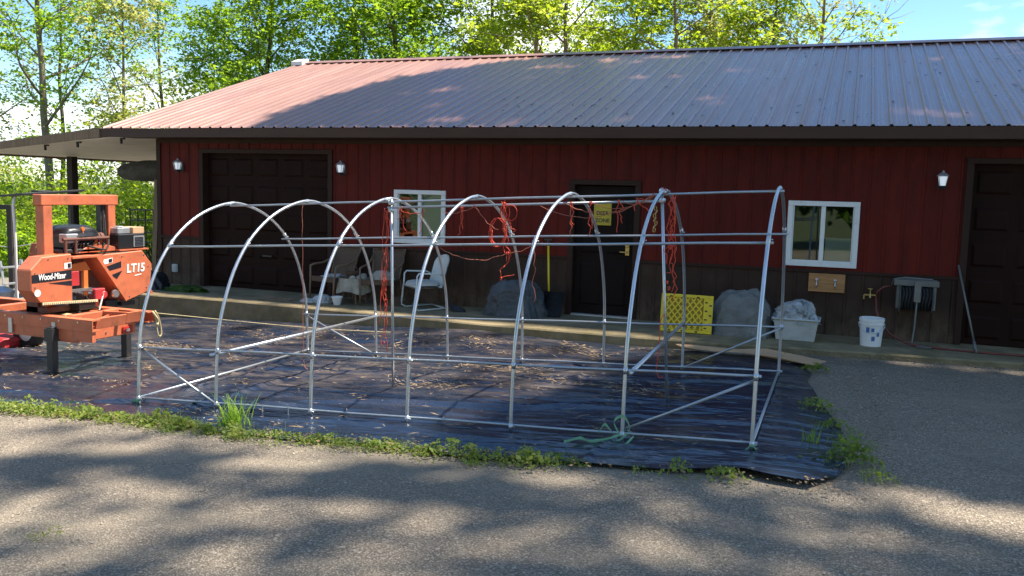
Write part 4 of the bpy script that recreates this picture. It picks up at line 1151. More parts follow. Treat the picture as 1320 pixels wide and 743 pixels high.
twine('thick tangled hank of red twine hanging at the right centre post',
      [wavy((-1.60 + rng.normal(0, .02), YM, 1.76), (-1.62 + rng.normal(0, .035), YM, z), 0, .018, 18) for z in (1.2, .85, .72, 1.0, 1.1)],
      r=.0065, knots=[((-1.60, YM, 1.26), .035), ((-1.62, YM, .92), .025), ((-1.60, YM, .86), .03), ((-1.68, YM, 1.80), .04)])
twine('knotted tail of orange twine hanging low beside the right centre post', [wavy((-1.66, YM, .62), (-1.68, YM, .02), 0, .012, 9), [(-1.68, YM, .02), (-1.66, YM, -.03), (-1.62, YM, -.02)]], r=.0075)
twine('sagging strand of faded twine slung from the fourth hoop towards the coil', [wavy((-4.02, -4.9, 1.15), (-3.30, YM, 1.12), .10, .006, 16)] , 'twinedull', .0055)
twine('strand of faded twine from the coil across to the fifth hoop and down', [wavy((-3.30, YM, 1.12), (-3.02, YM, 1.22), .02, .004, 8), wavy((-3.02, YM, 1.22), (-2.98, YM, .62), 0, .012, 10)], 'twinedull', .0055)
twine('double swag of faded twine drooping across the front of the entry door',
      [wavy((-2.95, YM, 1.62), (-1.78, YM, 1.78), .17, .005, 18), wavy((-2.70, YM, 1.66), (-1.78, YM, 1.77), .14, .005, 16), wavy((-2.42, YM, 1.68), (-1.78, YM, 1.77), .10, .005, 12), wavy((-2.1, YM, 1.7), (-1.78, YM, 1.76), .06, .005, 8)], 'twinedull', .0055)
for (x, zt, zb, lab) in ((-2.62, 1.655, 1.33, 'loose red twine end hanging just right of the fifth hoop peak'), (-2.42, 1.665, 1.32, 'thick red twine tie hanging left of the yellow sign'),
                         (-2.13, 1.69, 1.36, 'knotted red twine tie hanging right of the yellow sign'), (-3.83, 1.57, 1.28, 'short red twine tie hanging just right of the fourth hoop peak')):
    twine(lab, [wavy((x, YM, zt), (x - .01, YM, zb), 0, .01, 8), wavy((x + .01, YM, zt), (x + .02, YM, zb + .1), 0, .012, 6)], r=.0065, knots=[((x, YM, zt), .02)])
twine('short orange twine tie hanging before the dark window pane', [wavy((-4.55, YM, 1.54), (-4.50, YM, 1.30), 0, .014, 7), wavy((-4.55, YM, 1.54), (-4.58, YM, 1.42), 0, .01, 5)], r=.006)
twine('red twine tie with long tail before the pale window pane', [wavy((-4.27, YM, 1.55), (-4.32, YM, 1.28), 0, .008, 8), wavy((-4.55, YM, 1.53), (-4.27, YM, 1.52), .03, .006, 8)], r=.006)
twine('slack strand of faded twine from the fourth hoop peak to the looped coil', [wavy((-3.68, YM, 1.59), (-3.40, YM, 1.36), .03, .006, 10), wavy((-4.05, YM, 1.52), (-3.68, YM, 1.59), .03, .005, 8)], 'twinedull', .0055, knots=[((-3.68, YM, 1.60), .018)])
twine('small knot of orange twine left of the right centre post top', [wavy((-1.95, YM, 1.72), (-1.96, YM, 1.62), 0, .01, 5), wavy((-1.95, YM, 1.72), (-1.82, YM, 1.58), 0, .01, 6), wavy((-1.96, YM, 1.72), (-1.88, YM, 1.70), 0, .008, 5)], r=.0075)

ch = MB()
for k in range(7):
    ch.tube([(-1.765 + .012 * math.cos(a) + .01 * math.sin(k * 2.), YM + (.012 * math.sin(a) if k % 2 else 0), 1.63 - k * .035 + .02 * math.sin(a + (k % 2))) for a in np.linspace(0, 2 * PI, 9)], .004, 4, cap=False)
tag(ch.build('chain', M['brass']), 'short dull metal chain hanging at the right centre post top', 'chain')

def ribbon(name, paths, label, wdt=.03):
    b = MB()
    for p in paths:
        p = smooth_path(p, 4); P = np.zeros((2, len(p), 3))
        for i, q in enumerate(p):
            P[0, i] = (q.x, q.y, q.z); tw = .5 * math.sin(i * .7)
            P[1, i] = (q.x + .008 * tw, q.y - wdt * .4 * abs(tw), q.z + wdt * (1 - .4 * abs(tw)))
        b.grid(P)
    return tag(b.build(name, M['greentape'], smooth=True), label, 'tape', group='green plastic tape on the frame feet')
z6 = hp(5, 0, 0)[2]
ribbon('plastic_tape', [[(-2.05, -6.62, z6 + .03), (-1.95, -6.52, z6 + .05), (-1.85, -6.5, z6 + .03), (-1.72, -6.40, z6 + .05), (-1.66, -6.3, z6 + .06)],
                        [(-1.66, -6.30, z6 + .05), (-1.72, -6.31, z6 + .16), (-1.64, -6.32, z6 + .22), (-1.58, -6.33, z6 + .12), (-1.66, -6.34, z6 + .02), (-1.72, -6.42, z6 - .0), (-1.60, -6.44, z6 + .01), (-1.54, -6.35, z6 + .07)],
                        [(-1.85, -6.3, z6 + .05), (-1.80, -6.3, z6 + .13), (-1.72, -6.3, z6 + .06)]], 'tangled pale green plastic tape around the sixth hoop foot', .028)
z1 = hp(0, 0, 0)[2]
ribbon('plastic_tape', [[(-6.87, -6.29, z1 + .0), (-6.84, -6.31, z1 + .05), (-6.78, -6.30, z1 + .02), (-6.83, -6.26, z1 + .04), (-6.92, -6.27, z1 + .01)]], 'scrap of green plastic tape at the leftmost hoop foot', .03)
z7 = hp(6, 0, 0)[2]
ribbon('plastic_tape', [[(-.66, -6.30, z7 + .0), (-.61, -6.31, z7 + .06), (-.57, -6.28, z7 + .02), (-.62, -6.25, z7 + .05)]], 'scrap of green plastic tape at the rightmost hoop front foot', .025)

# ----------------------------------------------------------------------------
# portable sawmill
# ----------------------------------------------------------------------------
ml = thing('portable_sawmill', 'orange portable band sawmill on a trailer bed at the left', 'sawmill', (-9.6, -4.65, -.70))
def cchan(y0, y1, z0, z1, x0, x1, t=.014, open_to=1):
    """C channel along x; web on the y0 side when open_to=1"""
    b = MB()
    if open_to > 0: b.bb(x0, x1, y0, y0 + t, z0, z1)
    else: b.bb(x0, x1, y1 - t, y1, z0, z1)
    ya, yb = (y0 + t, y1) if open_to > 0 else (y0, y1 - t)
    b.bb(x0, x1, ya, yb, z1 - t, z1); b.bb(x0, x1, ya, yb, z0, z0 + t)
    return b
b = cchan(-5.17, -5.04, -.10, .045, -14.5, -8.62); b.bb(-14.5, -8.64, -5.155, -5.10, -.235, -.103); b.build('bed_rail', M['orange'], ml)
b = cchan(-4.26, -4.13, -.10, .045, -14.5, -8.62, open_to=-1); b.bb(-14.5, -9.0, -4.20, -4.15, -.235, -.103); b.build('bed_rail', M['orange'], ml)
b = MB(); b.box((-8.72, -4.78, -.02), (.025, .48, .135), Matrix.Rotation(.25, 3, 'Y')); b.bb(-8.78, -8.74, -5.03, -4.27, -.095, -.06); b.build('end_plate', M['orange'], ml)
b = MB(); b.box((-8.72, -4.41, -.005), (.025, .24, .14), Matrix.Rotation(.25, 3, 'Y')); b.build('end_plate', M['orange'], ml)
for x in (-9.15, -9.9, -10.8, -11.8, -12.9):
    b = MB(); b.bb(x - .05, x + .05, -5.03, -4.27, -.07, .055 if x == -9.15 else .03); b.build('bunk', M['orange'], ml, bevel=.004)
b = MB(); b.box((-8.95, -4.65, .0), (.03, .62, .03), Matrix.Rotation(.5, 3, 'Z')); b.box((-9.0, -4.5, .03), (.6, .05, .05), Matrix.Rotation(.2, 3, 'Z')); b.build('log_clamp_arm', M['orange'], ml)
b = MB(); b.bb(-8.95, -8.91, -5.14, -4.18, -.265, -.125); b.bb(-9.3, -8.951, -5.14, -5.08, -.265, -.13); b.build('bumper', M['orange'], ml, bevel=.004)
for (y0, y1) in ((-5.06, -4.88), (-4.42, -4.25)):
    b = MB(); b.bb(-8.909, -8.885, y0, y1, -.245, -.155)
    tl = b.build('taillight', M['redlens'], ml, bevel=.008)
    b = MB(); b.bb(-8.884, -8.878, y0 + .05, y0 + .11, -.225, -.185); b.build('reflector', M['chrome'], tl)
b = MB(); b.lathe([(.012, 0), (.012, .01)], (-8.908, -4.68, -.19), 8, Matrix(((0, 0, 1), (0, 1, 0), (-1, 0, 0)))); b.build('bolt', M['chrome'], ml)
for (x, y, dz) in ((-9.26, -5.2, 0), (-9.2, -4.06, 0), (-13.4, -5.2, 0), (-13.4, -4.06, 0)):
    b = MB(); z0 = g(x, y) + .02; b.bb(x - .05, x + .05, y - .045, y + .045, z0, -.08); b.bb(x - .085, x + .085, y - .085, y + .085, z0, z0 + .02)
    lg = b.build('leg', M['blacksteel'], ml, bevel=.004)
    b = MB(); b.bb(x - .065, x + .065, y - .06, y + .06, -.26, -.10); b.build('leg_sleeve', M['blacksteel'], lg)
# wheels
for y in (-3.62, -5.62):
    zc = g(-11.55, y) + .28
    rx = Matrix.Rotation(PI / 2, 3, 'X')
    b = MB(); b.lathe([(.16, -.085), (.25, -.085), (.28, -.05), (.285, 0), (.28, .05), (.25, .085), (.16, .085)], (-11.55, y, zc), 28, rx, cap=False); wh = b.build('wheel', M['rubber'], ml, smooth='auto')
    b = MB(); b.lathe([(.0, -.03), (.05, -.05), (.10, -.03), (.165, -.06), (.165, .06), (.0, .03)], (-11.55, y, zc), 24, rx); b.build('rim', M['white'], wh, smooth='auto')
    b = MB(); b.prism([(-11.95, zc + .2), (-11.8, zc + .36), (-11.3, zc + .36), (-11.15, zc + .2), (-11.17, zc + .19), (-11.31, zc + .34), (-11.79, zc + .34), (-11.93, zc + .19)], 'y', y - .11, y + .11); b.build('fender', M['blacksteel'], ml)
b = MB(); b.tube([(-11.55, -5.6, -.42), (-11.55, -3.65, -.42)], .03, 8); b.build('axle', M['blacksteel'], ml)
# head: band wheel covers
XF = -9.40
left = [(-5.36, .64), (-5.19, .79), (-4.74, .81), (-4.74, .17), (-5.24, .22), (-5.36, .38)]
b = MB(); b.prism(left, 'x', XF, XF - .24); lc = b.build('blade_cover', M['orange'], ml, bevel=.012)
rightp = [(-4.33, .765), (-3.52, .79), (-3.34, .58), (-3.39, .20), (-3.84, .09)]
b = MB(); b.prism(rightp, 'x', XF, XF - .24); rcov = b.build('blade_cover', M['orange'], ml, bevel=.012)
b = MB(); b.prism([(-3.42, .3), (-3.36, .24), (-3.30, .14), (-3.42, .16)], 'x', XF - .02, XF - .2); b.build('cover_latch', M['orange'], rcov)
b = MB(); b.bb(XF - .30, XF + .015, -4.74, -4.34, .74, .772); b.build('throat_lip', M['orange'], ml, bevel=.004)
b = MB(); b.prism([(-4.80, .80), (-4.2, .82), (-3.6, .60), (-3.8, .05), (-4.3, .05), (-4.30, .56), (-4.80, .56)], 'x', XF - .27, XF - .30); b.build('throat_plate', M['rust'], ml)
b = MB(); b.prism([(-4.34, .74), (-4.30, .765), (-3.82, .12), (-3.84, .09)], 'x', XF + .004, XF - .30); b.build('throat_edge', M['orange'], ml)
b = MB(); b.prism([(-4.72, .57), (-4.72, .66), (-4.47, .69), (-4.38, .57)], 'x', XF - .06, XF - .09); b.build('guide_bracket', M['orange2'], ml, bevel=.004)
b = MB(); b.bb(XF - .11, XF - .06, -4.50, -4.43, .23, .57); b.build('guide_post', M['orange2'], ml, bevel=.004)
b = MB(); b.bb(XF - .12, XF - .05, -4.72, -4.58, .38, .57); b.build('guard', M['redplastic'], ml, bevel=.006)
hm = Matrix.Rotation(-.055, 3, 'X')
b = MB(); b.box((XF + .03, -4.80, .185), (.012, .86, .032), hm); rl = b.build('ruler', M['cream'], ml)
b = MB()
for k in range(28):
    y = -5.2 + k * .029; b.box((XF + .0375, y, .185 + -(y + 4.80) * .055 - .004), (.002, .006, .018 if k % 4 else .026), hm)
b.build('graduation', M['blackprint'], rl)
b = MB(); b.bb(XF - .18, XF + .02, -4.66, -4.40, .06, .15); b.build('blade_guide_block', M['blackplastic'], ml, bevel=.006)
b = MB()
for (y, z, s) in ((-4.62, .30, .05), (-4.52, .27, .04), (-4.44, .31, .04), (-4.36, .25, .05), (-4.3, .30, .035)):
    b.lathe([(s * .5, -.03), (s * .5, .03)], (XF - .1, y, z), 10, Matrix.Rotation(PI / 2, 3, 'Y')); b.tube([(XF - .1, y, z), (XF - .07, y + .08, z - .03)], .01, 6)
b.bb(XF - .08, XF - .03, -4.78, -4.40, .30, .335); b.build('roller_guide', M['chrome'], ml, smooth='auto')
b = MB(); b.bb(XF - .14, XF - .02, -4.36, -4.18, .16, .31); b.lathe([(.05, -.05), (.05, .05)], (XF - .06, -4.2, .22), 12, Matrix.Rotation(PI / 2, 3, 'Y')); b.build('debarker', M['redplastic'], ml, bevel=.01)
b = MB(); b.tube([(XF - .02, -4.30, .02), (XF - .02, -4.22, .24)], .012, 7); b.build('lever', M['white'], ml)
b = MB(); b.lathe([(.05, -.03), (.06, 0), (.05, .03)], (XF - .02, -4.02, .215), 14, Matrix.Rotation(PI / 2, 3, 'Y')); b.build('guide_wheel', M['chrome'], ml)
b = MB(); b.bb(XF - .25, XF - .1, -4.10, -3.9, .0, .12); b.bb(XF - .16, XF - .06, -3.86, -3.62, .02, .08); b.tube([(XF - .05, -3.9, .1), (XF - .05, -3.55, .11), (XF - .05, -3.55, -.05)], .012, 6); b.build('carriage_bracket', M['blacksteel'], ml, bevel=.004)
b = MB(); b.bb(XF - .5, XF - .14, -5.02, -4.28, .05, .12); b.bb(XF - .45, XF - .30, -4.28, -4.12, -.02, .8); b.bb(XF - .5, XF - .30, -5.02, -4.86, -.02, .6); b.build('carriage', M['rust'], ml)
# mast
XM = -9.68
b = MB(); b.bb(XM - .07, XM + .07, -4.97, -4.83, .05, 1.43); b.build('mast_post', M['orange'], ml, bevel=.006)
b = MB(); b.bb(XM - .07, XM + .07, -3.92, -3.79, .05, 1.43); b.build('mast_post', M['orange'], ml, bevel=.006)
b = MB(); b.bb(XM - .075, XM + .075, -5.00, -3.74, 1.432, 1.57); b.build('mast_beam', M['orange'], ml, bevel=.008)
b = MB(); b.bb(XM - .05, XM + .03, -4.02, -3.935, .78, 1.43); b.bb(XM + .03, XM + .04, -3.99, -3.96, .8, 1.43); b.build('lift_channel', M['blacksteel'], ml)
# engine
XG = -9.72
b = MB(); b.bb(XG - .25, XG + .22, -4.80, -4.10, .80, .86); b.bb(XG - .2, XG + .2, -4.66, -4.25, .86, 1.06); b.build('engine', M['blacksteel'], ml, bevel=.015)
b = MB(); b.grid(noisy_lump((XG - .02, -4.44, 1.02), (.26, .30, .15), 201, .06, 3)); b.build('engine_shroud', M['blackplastic'], ml, smooth=True)
b = MB(); b.bb(XG + .1, XG + .24, -4.74, -4.55, .94, 1.06); b.lathe([(.05, 0), (.06, .05), (.04, .1)], (XG + .15, -4.52, 1.0), 12); b.build('carburettor', M['alu'], ml, bevel=.01)
b = MB(); b.tube([(XG + .24, -4.8, .99), (XG + .24, -4.05, .99)], .022, 8); b.tube([(XG + .24, -4.76, .80), (XG + .24, -4.76, .99)], .02, 8); b.tube([(XG + .24, -4.60, .80), (XG + .24, -4.60, .99)], .02, 8); b.build('engine_guard', M['rust'], ml)
b = MB(); b.lathe([(.075, -.16), (.08, 0), (.075, .16)], (XG + .05, -4.16, .98), 14, Matrix.Rotation(PI / 2, 3, 'X')); b.build('muffler', M['rust'], ml, smooth='auto')
b = MB()
for k in range(9):
    y = -4.72 + k * .07; b.tube([(XG + .2, y, .86), (XG + .23, y + .03 * math.sin(k), .92), (XG + .2, y + .05, .97)], .010, 5)
b.build('cable', M['blackplastic'], ml)
b = MB(); b.prism([(-4.55, .80), (-4.36, .90), (-4.1, .90), (-3.75, .815), (-3.75, .80)], 'x', XF - .10, XF - .34); b.build('belt_cover', M['orange'], ml, bevel=.006)
b = MB(); b.tube([(XG + .22, -4.46, .97), (XG + .22, -4.46, 1.10)], .012, 6); b.lathe([(.028, -.01), (.028, .01)], (XG + .22, -4.46, 1.12), 10, Matrix.Rotation(PI / 2, 3, 'Y')); b.build('throttle_knob', M['orange2'], ml)
# battery / control box on shelf
b = MB(); b.bb(XF - .40, XF - .02, -3.92, -3.38, .80, .818); b.build('shelf', M['orange'], ml)
b = MB(); b.bb(XF - .36, XF - .05, -3.90, -3.42, .82, 1.03); cbx = b.build('battery_box', M['blackplastic'], ml, bevel=.012)
b = MB(); b.bb(XF - .049, XF - .04, -3.64, -3.44, .845, 1.0); b.build('vent_panel', M['alu'], cbx)
b = MB()
for k in range(6): b.bb(XF - .039, XF - .034, -3.62, -3.46, .86 + k * .022, .872 + k * .022)
b.build('louvre', M['blacksteel'], cbx)
b = MB(); b.bb(XF - .34, XF - .08, -3.88, -3.66, 1.031, 1.12); b.bb(XF - .2, XF - .08, -3.86, -3.78, 1.12, 1.14)
tag(b.build('tool_case', M['alu'], bevel=.012), 'grey tool case lying on top of the sawmill battery box', 'tool case')
b = MB(); b.bb(XF - .34, XF - .06, -3.63, -3.42, 1.031, 1.12)
tag(b.build('cardboard_box', M['cardboard'], bevel=.004), 'small open cardboard box beside the grey tool case on the sawmill', 'box')
# decals
def yz(poly, x, mat, name, parent):
    b = MB(); b.prism(poly, 'x', x + .0012, x + .0035); return b.build(name, mat, parent)
XD = XF
yz([(-5.345, .475), (-4.752, .485), (-4.752, .605), (-5.345, .575)], XD, M['blackprint'], 'decal_band', lc)
yz([(-5.1, .455), (-4.752, .395), (-4.752, .462)], XD, M['blackprint'], 'decal_stripe', lc)
yz([(-4.86, .62), (-4.752, .625), (-4.752, .70), (-4.86, .695)], XD, M['whiteprint'], 'warning_sticker', lc)
yz([(-4.81, .632), (-4.762, .634), (-4.762, .69), (-4.81, .688)], XD + .003, M['blackprint'], 'sticker_symbol', lc)
yz([(-5.27 + .045 * math.cos(a), .345 + .045 * math.sin(a)) for a in np.linspace(0, 2 * PI, 20)[:-1]], XD, M['whiteprint'], 'round_sticker', lc)
yz([(-4.18, .535), (-3.92, .575), (-3.92, .66), (-4.20, .60)], XD, M['blackprint'], 'decal_band', rcov)
yz([(-4.10, .48), (-3.90, .53), (-4.0, .42)], XD, M['blackprint'], 'decal_stripe', rcov)
yz([(-4.24, .63), (-4.07, .655), (-4.07, .72), (-4.22, .70)], XD, M['whiteprint'], 'warning_sticker', rcov)
yz([(-4.14, .655), (-4.08, .663), (-4.08, .71), (-4.14, .70)], XD + .003, M['blackprint'], 'sticker_symbol', rcov)
yz([(-3.68, .435), (-3.55, .45), (-3.55, .462), (-3.68, .447)], XD, M['whiteprint'], 'decal_line', rcov)
rotx = (PI / 2, 0, PI / 2)
o = text('Wood-Mizer', .108, (XD + .005, -5.05, .536), (PI / 2, 0, PI / 2), M['whiteprint'], lc, offset=.0022, shear=.15, sx=.72)
text('LT15', .165, (XD + .005, -3.66, .545), rotx, M['whiteprint'], rcov, offset=.005, shear=.1, sx=.98)
# brackets, bolts, hoses
for x in (-9.25, -10.0, -10.9):
    b = MB(); b.bb(x - .03, x + .03, -5.186, -5.172, -.21, -.02); b.build('bracket', M['alu'], ml)
b = MB()
for x in np.arange(-13.5, -8.7, .31): b.lathe([(.011, 0), (.011, .01)], (x, -5.171, .005), 6, Matrix.Rotation(PI / 2, 3, 'X'))
for (y, z) in ((-5.30, .60), (-5.30, .42), (-4.80, .76), (-5.1, .76), (-4.8, .2), (-3.5, .73), (-3.9, .73), (-3.42, .56), (-3.46, .26), (-3.78, .16)): b.lathe([(.010, 0), (.010, .008)], (XF - .001, y, z), 6, Matrix(((0, 0, 1), (0, 1, 0), (-1, 0, 0))))
b.build('bolts', M['chrome'], ml)
for (pts_, r_) in (([(XG + .2, -4.4, .9), (XG + .34, -4.25, .84), (XF - .05, -4.1, .86), (XF - .2, -3.93, .95)], .012), ([(XM + .08, -4.0, 1.3), (XM + .16, -4.06, 1.0), (XM + .2, -4.15, .86)], .010), ([(XF - .1, -4.5, .3), (XF - .02, -4.42, .12), (XF - .05, -4.2, .0), (XF - .2, -4.0, .05)], .011), ([(XF - .05, -3.66, .82), (XF - .03, -3.9, .78), (XF - .15, -4.3, .79)], .009)):
    b = MB(); b.tube(smooth_path(pts_, 4), r_, 6); b.build('hose', M['rubber'], ml, smooth=True)
b = MB(); b.grid(noisy_lump((-9.6, -4.65, -.06), (.35, .3, .07), 151, .2)); b.build('sawdust', M['straw'], ml, smooth=True)
for x in (-9.5, -10.5):
    b = MB(); b.bb(x - .03, x + .03, -4.30, -4.25, .0, .24); b.build('side_stop', M['orange'], ml, bevel=.004)
b = MB(); b.tube([(-9.05, -4.9, .0), (-9.6, -4.5, .06)], .016, 7); b.tube([(-8.8, -4.95, -.03), (-8.8, -4.3, -.03)], .012, 6); b.build('clamp_rod', M['blacksteel'], ml)
# rope loop hanging at the far rail end
rp = MB(); rp.tube(smooth_path([(-8.6, -4.19, .05), (-8.58, -4.16, -.05), (-8.57, -4.14, -.25), (-8.57, -4.10, -.30), (-8.57, -4.07, -.25), (-8.58, -4.1, -.05), (-8.6, -4.15, .05)], 4), .012, 6)
rp.tube(smooth_path([(-8.6, -4.2, .05), (-8.56, -4.16, -.04), (-8.58, -4.12, -.1), (-8.56, -4.15, -.14)], 3), .016, 6)
tag(rp.build('rope', M['rope'], smooth=True), 'loop of tan rope hanging from the sawmill bed end', 'rope')
ln_ = MB(); ln_.tube(smooth_path([(-8.6, -4.14, .02), (-7.2, -2.6, -.28), (-6.0, -1.75, -.38)], 4), .006, 5)
tag(ln_.build('cord', M['rope']), 'thin pale cord stretched from the sawmill to the apron', 'cord')

# things behind the sawmill
can = thing('trash_can', 'galvanized trash can behind the sawmill at the photo edge', 'trash can', (-13.0, -2.98, g(-13, -3)))
zc = g(-13, -3)
b = MB(); b.lathe([(.2, 0), (.235, .72), (.24, .74), (.235, .76)], (-13.0, -2.98, zc), 28)
for k in range(1, 6): b.lathe([(.205 + .006 * k, .12 * k - .01), (.216 + .006 * k, .12 * k), (.207 + .006 * k, .12 * k + .01)], (-13.0, -2.98, zc), 28, cap=False)
b.build('body', M['galvdull'], can, smooth='auto')
b = MB(); b.lathe([(.25, .745), (.255, .79), (.16, .85), (.05, .88), (.0, .885)], (-13.0, -2.98, zc), 28); b.build('lid', M['galvdull'], can, smooth='auto')
ld = thing('step_ladder', 'pale metal step ladder standing behind the sawmill head', 'ladder', (-13.2, -2.5, g(-13.2, -2.5)))
zl = g(-13.2, -2.5)
for y in (-2.75, -2.35):
    b = MB(); b.tube([(-12.95, y - .04, zl), (-13.2, y, zl + 1.2)], .02, 6); b.tube([(-13.5, y - .03, zl), (-13.22, y, zl + 1.2)], .018, 6); b.build('side_rail', M['alu'], ld)
for k in range(1, 5):
    t = k / 4.4; b = MB(); b.box((-12.95 - .25 * t, -2.56, zl + 1.2 * t), (.09, .42, .025)); b.build('step', M['alu'], ld)
cp = thing('shade_awning', 'small flat dark awning on a thin white pole behind the sawmill mast', 'awning', (-12.0, -3.3, g(-12, -3.3)))
b = MB(); b.box((-12.0, -2.92, 1.545), (.55, 1.15, .035), Matrix.Rotation(.06, 3, 'X') @ Matrix.Rotation(-.08, 3, 'Y')); b.bb(-12.1, -11.95, -3.05, -2.8, 1.56, 1.59); b.build('panel', M['blacksteel'], cp, bevel=.006)
b = MB(); b.tube(smooth_path([(-12.0, -3.44, g(-12, -3.4)), (-12.0, -3.43, .8), (-12.0, -3.45, 1.35), (-12.0, -3.40, 1.50)], 3), .02, 8); b.build('pole', M['white'], cp, smooth=True)
b = MB(); b.tube([(-12.0, -2.42, g(-12, -2.4)), (-12.0, -2.42, 1.54)], .018, 8); b.build('pole', M['blacksteel'], cp)
rl2 = MB(); rl2.lathe([(.16, -.6), (.17, 0), (.16, .6)], (-11.7, -4.7, .20), 14, Matrix.Rotation(PI / 2, 3, 'X') @ Matrix.Rotation(0, 3, 'Z'))
lgm = MB(); lgm.lathe([(.13, -1.2), (.135, 0), (.13, .5)], (-12.0, -4.75, .19), 16, Matrix.Rotation(PI / 2, 3, 'Y'))
tag(lgm.build('log', M['log'], smooth='auto'), 'peeled log lying on the sawmill bed at the photo edge', 'log')
rb = MB(); rb.bb(-12.2, -11.65, -4.0, -3.55, g(-12, -3.7) + .03, g(-12, -3.7) + .2)
tag(rb.build('red_bin', M['redplastic'], bevel=.04), 'low red plastic bin on the sheet below the sawmill bed', 'bin')
pst = thing('wooden_post', 'dark wooden post with a crossbar behind the sawmill at far left', 'post', (-20.0, 3, g(-20, 3)))
b = MB(); b.bb(-20.09, -19.93, 2.93, 3.07, g(-20, 3) - .1, 1.1); b.build('upright', M['darkwood'], pst)
b = MB(); b.bb(-22.5, -20.09, 2.95, 3.05, .98, 1.10); b.build('crossbar', M['darkwood'], pst)
lw = MB(); lw.tube([(-24, 3, .06), (-20.0, 3, .02), (-18.8, 3, .22), (-16.8, 2, .3)], .012, 5)
tag(lw.build('clothes_line', M['alu']), 'thin wire line strung behind the sawmill between dark posts', 'wire')
hrp = MB()
for k in range(5): hrp.tube(smooth_path([(-19.25 + .03 * k, 2.96, .16), (-19.35 + .04 * k, 2.96, -.1), (-19.3 + .03 * k, 2.95, -.34 + .03 * k), (-19.2 + .03 * k, 2.96, -.1), (-19.2, 2.96, .16)], 3), .016, 5)
tag(hrp.build('rope', M['twinedull']), 'coil of faded red rope hung on the wire line', 'rope')
# below the lean-to
bn = MB()
P = np.zeros((18, 21, 3)); nf = sines(9, 8, 3, 3)
for i in range(18):
    t = i / 17; r = .30 * math.sin(PI * min(1, .12 + t * .95)) ** .45 if t < .98 else .1
    for j in range(21):
        a = 2 * PI * j / 20; k = 1 + .07 * float(nf(t * 4, math.cos(a) * 2)) 
        P[i, j] = (-14.75 + 1.9 * t, 1.5 + .28 * math.cos(a) * r / .3 * k, 1.98 + .06 * t + r * .75 * math.sin(a) * k)
bn.grid(P)
tag(bn.build('hanging_bundle', M['darkcover'], smooth=True), 'dark wrapped bundle slung under the lean-to ceiling', 'bundle')
pk = MB(); pk.box((-12.72, .25, .72), (.11, .04, 2.2), Matrix.Rotation(.06, 3, 'Y'))
tag(pk.build('plank', M['wood'], bevel=.004), 'weathered plank standing upright at the barn corner', 'plank')
lat = thing('gate_panel', 'dark metal gate panel standing in the lean-to shade', 'gate', (-16.4, 4, g(-16.4, 4)))
b = MB()
for z in (.25, .5, .8, 1.06): b.tube([(-17.1, 4, z), (-15.6, 4, z + .02)], .018, 6)
b.build('rail', M['blacksteel'], lat)
b = MB()
for k in range(7): b.tube([(-17.1 + k * .25, 4.03, g(-16.4, 4)), (-17.1 + k * .25, 4.03, 1.1)], .018, 6)
b.build('bars', M['blacksteel'], lat)
ru = MB()
for k in range(8): ru.bb(-16.2 + .2 * k, -16.05 + .2 * k, 5.0 + .1 * (k % 3), 5.2, g(-15, 5), .2 + .5 * (k % 4) / 3)
tag(ru.build('lumber_stack', M['darkwood']), 'dark boards standing in the shade at the back of the lean-to', 'lumber')

# ----------------------------------------------------------------------------
# trees, bushes, weeds
# ----------------------------------------------------------------------------
def leaf_quads(C, size, rg, up=.5, asp=.62, svar=.35):
    n = len(C)
    nrm = rg.normal(size=(n, 3)); nrm[:, 2] += up * 2; nrm /= np.linalg.norm(nrm, axis=1)[:, None]
    a = rg.normal(size=(n, 3)); a -= nrm * (a * nrm).sum(1)[:, None]; a /= np.linalg.norm(a, axis=1)[:, None]
    b_ = np.cross(nrm, a)
    s = size * np.clip(rg.normal(1, svar, n), .4, 1.9)[:, None]
    a = a * s * .5; b_ = b_ * s * .5 * asp
    fold = nrm * s * .10
    return np.stack([C - a, C - b_ + fold + a * .1, C + a, C + b_ + fold + a * .1], 1)

